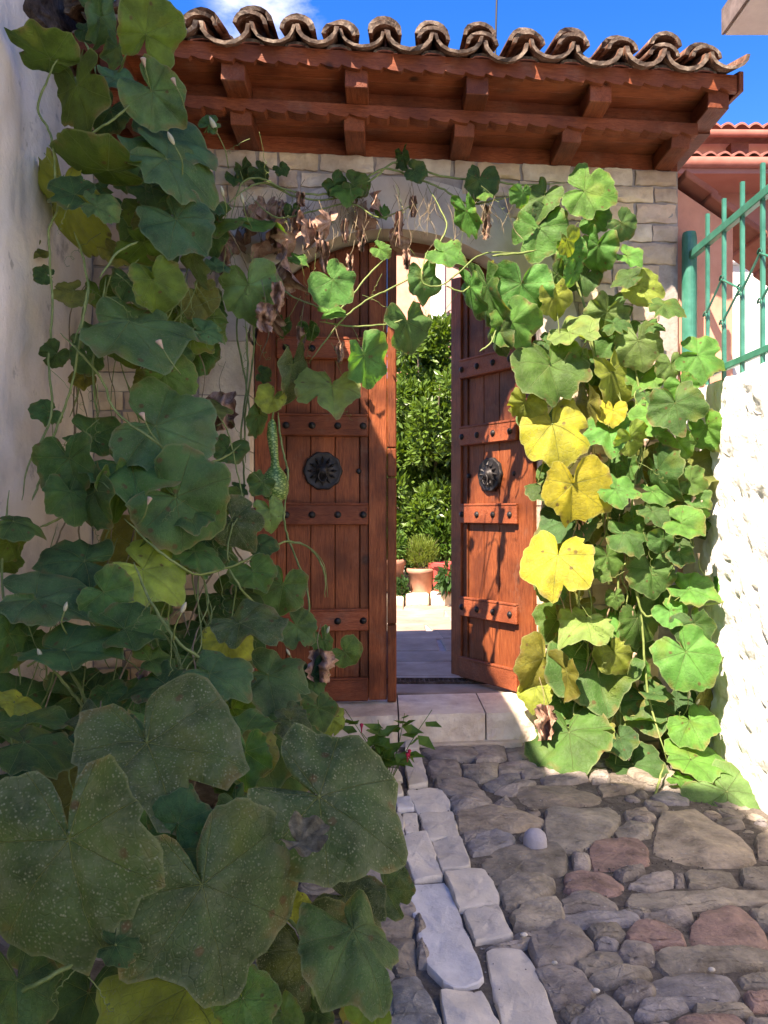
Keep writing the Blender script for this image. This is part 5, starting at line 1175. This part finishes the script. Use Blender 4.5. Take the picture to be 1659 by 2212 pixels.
RS = [[(1330, 1650, 3.95), (1340, 1550, 4.1), (1320, 1400, 4.15), (1335, 1250, 4.15), (1300, 1100, 4.18), (1320, 950, 4.2), (1290, 800, 4.2), (1260, 650, 4.2), (1200, 520, 4.2), (1150, 420, 4.2)], [(1440, 1640, 3.9), (1400, 1500, 4.05), (1385, 1330, 4.1), (1360, 1180, 4.1), (1370, 1050, 4.12), (1390, 900, 4.1), (1350, 700, 4.12)],
      [(1365, 1220, 4.05), (1375, 1280, 4.03), (1395, 1330, 4.02), (1440, 1310, 4.0), (1450, 1270, 4.0)], [(1480, 1307, 3.98), (1540, 1305, 3.95), (1575, 1295, 3.95)], [(1435, 1650, 3.85), (1415, 1720, 3.65), (1405, 1760, 3.5), (1425, 1810, 3.35), (1440, 1835, 3.3)], [(1440, 1700, 3.75), (1480, 1715, 3.68), (1505, 1710, 3.65)],
      [(1250, 1500, 4.1), (1270, 1400, 4.15), (1250, 1300, 4.18), (1265, 1150, 4.18)], [(1300, 1600, 4.05), (1290, 1480, 4.1), (1310, 1350, 4.15)], [(1160, 540, 4.1), (1100, 550, 4.08), (1060, 552, 4.05)]]
for s_ in RS: runner(rv, s_, .006)
for i in range(30):
    px, py = rnd(1200, 1480), rnd(620, 1500); q = [(px, py, 4.12 + rnd(-.05, .08))]
    for k in range(3): px += rnd(-35, 35); py += rnd(30, 90); q.append((px, py, 4.12 + rnd(-.06, .08)))
    runner(rv, q, rnd(.0025, .0045), mat=random.choice(('stem', 'stem', 'dry_stem')))
def tendril(vine, px, py, depth, ln, curl=True):
    p = at(px, py, depth); rgt, upv, vw = plane_axes(p); k = depth / FPX; pts = []; a = rnd(0, 6.28); dr_ = rnd(.2, 2.9)
    n = 40; rad = ln * .10; end = rgt * math.cos(dr_) - upv * math.sin(dr_)
    for i in range(n + 1):
        f = i / n; c = end * ln * f - upv * ln * .35 * f * f
        cr = rad * max(0, f - .35) * 1.4; w = a + f * f * 26
        pts.append(p + (c + rgt * math.cos(w) * cr + upv * math.sin(w) * cr + vw * math.sin(w + 1) * cr) * k)
    b = MB(); b.tube(pts, .0016, .0009, 4); b.build('tendril', M['stem'], vine, smooth=True)
for (px, py, d_) in ((210, 830, 3.0), (215, 905, 3.0), (560, 285, 3.7), (150, 440, 3.1), (110, 800, 3.1), (470, 1230, 3.1), (400, 1310, 2.6), (370, 1370, 2.5), (520, 1330, 3.2), (680, 1330, 3.6), (700, 1350, 3.6), (640, 1420, 3.3), (180, 2080, 1.55), (190, 2110, 1.55), (400, 1080, 2.9), (530, 1010, 3.6), (490, 900, 3.7), (230, 640, 3.1), (250, 590, 3.1), (720, 1440, 3.4), (60, 1350, 2.6), (330, 1290, 2.6), (300, 560, 3.2), (480, 640, 3.6), (540, 300, 3.7), (95, 330, 3.2)):
    tendril(lv, px, py, d_, rnd(45, 110))
for i in range(52):
    px, py = rnd(90, 560), rnd(330, 1500); tendril(lv, px, py, left_depth(px, py) - rnd(.02, .12), rnd(40, 120))
for i in range(16): tendril(av, rnd(520, 1080), rnd(390, 700), 4.05, rnd(40, 90))
for (px, py) in ((715, 740), (725, 780), (710, 860), (760, 705), (830, 690), (900, 640), (650, 640), (1000, 500), (680, 700), (700, 800)): tendril(av, px, py, 3.9, rnd(40, 90))
for (px, py) in ((1390, 1150), (1480, 930), (1430, 930), (1360, 1230), (1480, 1290), (1440, 1500), (1570, 1270), (1350, 1700), (1400, 1100), (1300, 1350), (1240, 1290), (1380, 1000), (1480, 870), (1280, 690), (1250, 480), (1210, 500)): tendril(rv, px, py, 3.98, rnd(40, 90))
b = MB(); b.tube(smooth_line([at(*q) for q in ((620, 1172, 3.66), (665, 1180, 3.68), (700, 1220, 3.7), (708, 1290, 3.7))]), .0022, .0014, 5); b.build('tendril', M['stem'], lv, smooth=True)
random.seed(45)
# ---- gourd, buds, flowers
p = at(588, 905, 3.82); k = 3.82 / FPX
b = MB(); prof_ = [(0.006, 0), (.018, -10), (.024, -35), (.021, -60), (.017, -85), (.020, -102), (.034, -111), (.054, -124), (.064, -142), (.062, -158), (.048, -171), (.024, -179), (.005, -182)]
for r_, h in prof_:
    for q in range(18):
        w = 6.28318 * q / 18; b.v.append(p + Vector((r_ * 1.08 * math.cos(w) + 8 * k * (-h / 180) + .004 * math.sin(h * .05), r_ * 1.08 * math.sin(w), h * k)))
for i in range(len(prof_) - 1):
    for q in range(18): b.f.append((i * 18 + q, (i + 1) * 18 + q, (i + 1) * 18 + (q + 1) % 18, i * 18 + (q + 1) % 18))
o = b.build('gourd', M['gourd'], lv, smooth=True); o['label'] = 'speckled green long-necked gourd hanging in front of the closed door'
b = MB(); b.tube(smooth_line([p, p + Vector((.01, 0, .05)), p + Vector((.04, .02, .12))]), .005, .004, 6); b.build('stalk', M['stem'], o, smooth=True)
def bud(vine, px, py, depth, s, wilt=False, ang=None):
    p = at(px, py, depth); rgt, upv, vw = plane_axes(p); k = depth / FPX * s; a = rnd(-.6, .6) if ang is None else ang
    d = (upv * math.cos(a) + rgt * math.sin(a)).normalized(); e1 = d.orthogonal().normalized(); e2 = d.cross(e1); b = MB()
    pr = [(.15, -1.2), (.35, -.9), (.5, -.2), (.42, .4), (.16, 1.0), (.03, 1.15)] if not wilt else [(.12, -1.2), (.28, -.6), (.42, .0), (.62, .45), (.5, .7), (.2, .8)]
    for i, (r_, h) in enumerate(pr):
        for q in range(9):
            w = 6.28318 * q / 9; r2 = r_ * (1 + (.28 * math.sin(q * 2.3 + i) if wilt else .10 * math.cos(w * 5)))
            b.v.append(p + (d * h + e1 * math.cos(w) * r2 + e2 * math.sin(w) * r2) * k)
    for i in range(len(pr) - 1):
        for q in range(9): b.f.append((i * 9 + q, i * 9 + (q + 1) % 9, (i + 1) * 9 + (q + 1) % 9, (i + 1) * 9 + q))
    b.f.append(tuple(range(8, -1, -1))); b.f.append(tuple((len(pr) - 1) * 9 + q for q in range(9)))
    o = b.build('wilted_flower' if wilt else 'flower_bud', M['wilted' if wilt else 'bud'], vine, smooth=True)
    b = MB(); b.tube(smooth_line([p - d * k * 1.1, p - d * k * 4 - vw * .02, p - d * k * 7 - vw * .06 + rgt * rnd(-.03, .03)], 4), .0022, .003, 5); b.build('flower_stalk', M['stem'], o, smooth=True)
for q in ((310, 132, 3.2, 10, True), (375, 175, 3.25, 9, True), (369, 298, 3.2, 12, False), (480, 412, 3.5, 9, False), (523, 428, 3.7, 9, False), (345, 742, 3.05, 11, True), (308, 898, 3.0, 10, True), (322, 1080, 2.9, 9, True), (397, 1312, 2.5, 11, False), (622, 1408, 3.2, 7, False), (142, 1310, 2.5, 9, False), (85, 1410, 2.4, 9, False), (709, 1360, 3.6, 7, False), (460, 268, 3.6, 14, False)): bud(lv, *q)
for q in ((1465, 1192, 3.95, 9, False), (1508, 1200, 3.95, 7, True), (1497, 1078, 3.95, 8, True), (1515, 1085, 3.95, 7, True), (1370, 1415, 3.98, 7, True), (1488, 1500, 3.95, 8, False), (1508, 1515, 3.95, 6, False), (1478, 1112, 3.95, 9, False), (1265, 445, 4.1, 8, False), (1395, 955, 4.0, 9, True)): bud(rv, *q)
# ---- small flowering weed on the pavers, seen at the foot of the step
base = ground(838, 1700, 0.02); wd = empty('flowering_weed', base, 'small leafy weed with crimson flowers beside the doorstep', 'plant')
def mini(p, ln, d, up_):
    s_ = d.cross(up_).normalized(); b = MB()
    b.add([p, p + d * ln * .35 + s_ * ln * .34, p + d * ln, p + d * ln * .35 - s_ * ln * .34, p + d * ln * .5 - up_ * ln * .10], [(0, 1, 4), (1, 2, 4), (2, 3, 4), (3, 0, 4)]); return b
for i in range(9):
    a = rnd(-1.1, 1.1); h = rnd(.14, .34); tp = base + Vector((math.sin(a) * h * .75, rnd(-.08, .08), h)); b = MB()
    b.tube(smooth_line([base, base + (tp - base) * .5 + Vector((rnd(-.015, .015), 0, .02)), tp], 4), .0025, .0015, 5); b.build('stem', M['weed_leaf'], wd)
    for k_ in range(6):
        f = rnd(.35, 1); p = base + (tp - base) * f; d = Vector((rnd(-1, 1), rnd(-1, .3), rnd(-.5, .4))).normalized()
        mini(p, rnd(.06, .11), d, Vector((rnd(-.2, .2), -.4, 1)).normalized()).build('leaf', M['weed_leaf'], wd)
for (px, py) in ((781, 1572), (880, 1635), (884, 1628)):
    p = at(px, py, base.y - .05); b = MB(); b.lathe(p, [(.002, -.022), (.004, 0), (.009, .014), (.006, .018)], 7); b.build('flower', M['red_petal'], wd, smooth=True)
    b = MB(); b.tube(smooth_line([base, base.lerp(p, .5) + Vector((0, 0, .03)), p + Vector((0, 0, -.02))], 4), .002, .0014, 4); b.build('stem', M['weed_leaf'], wd)
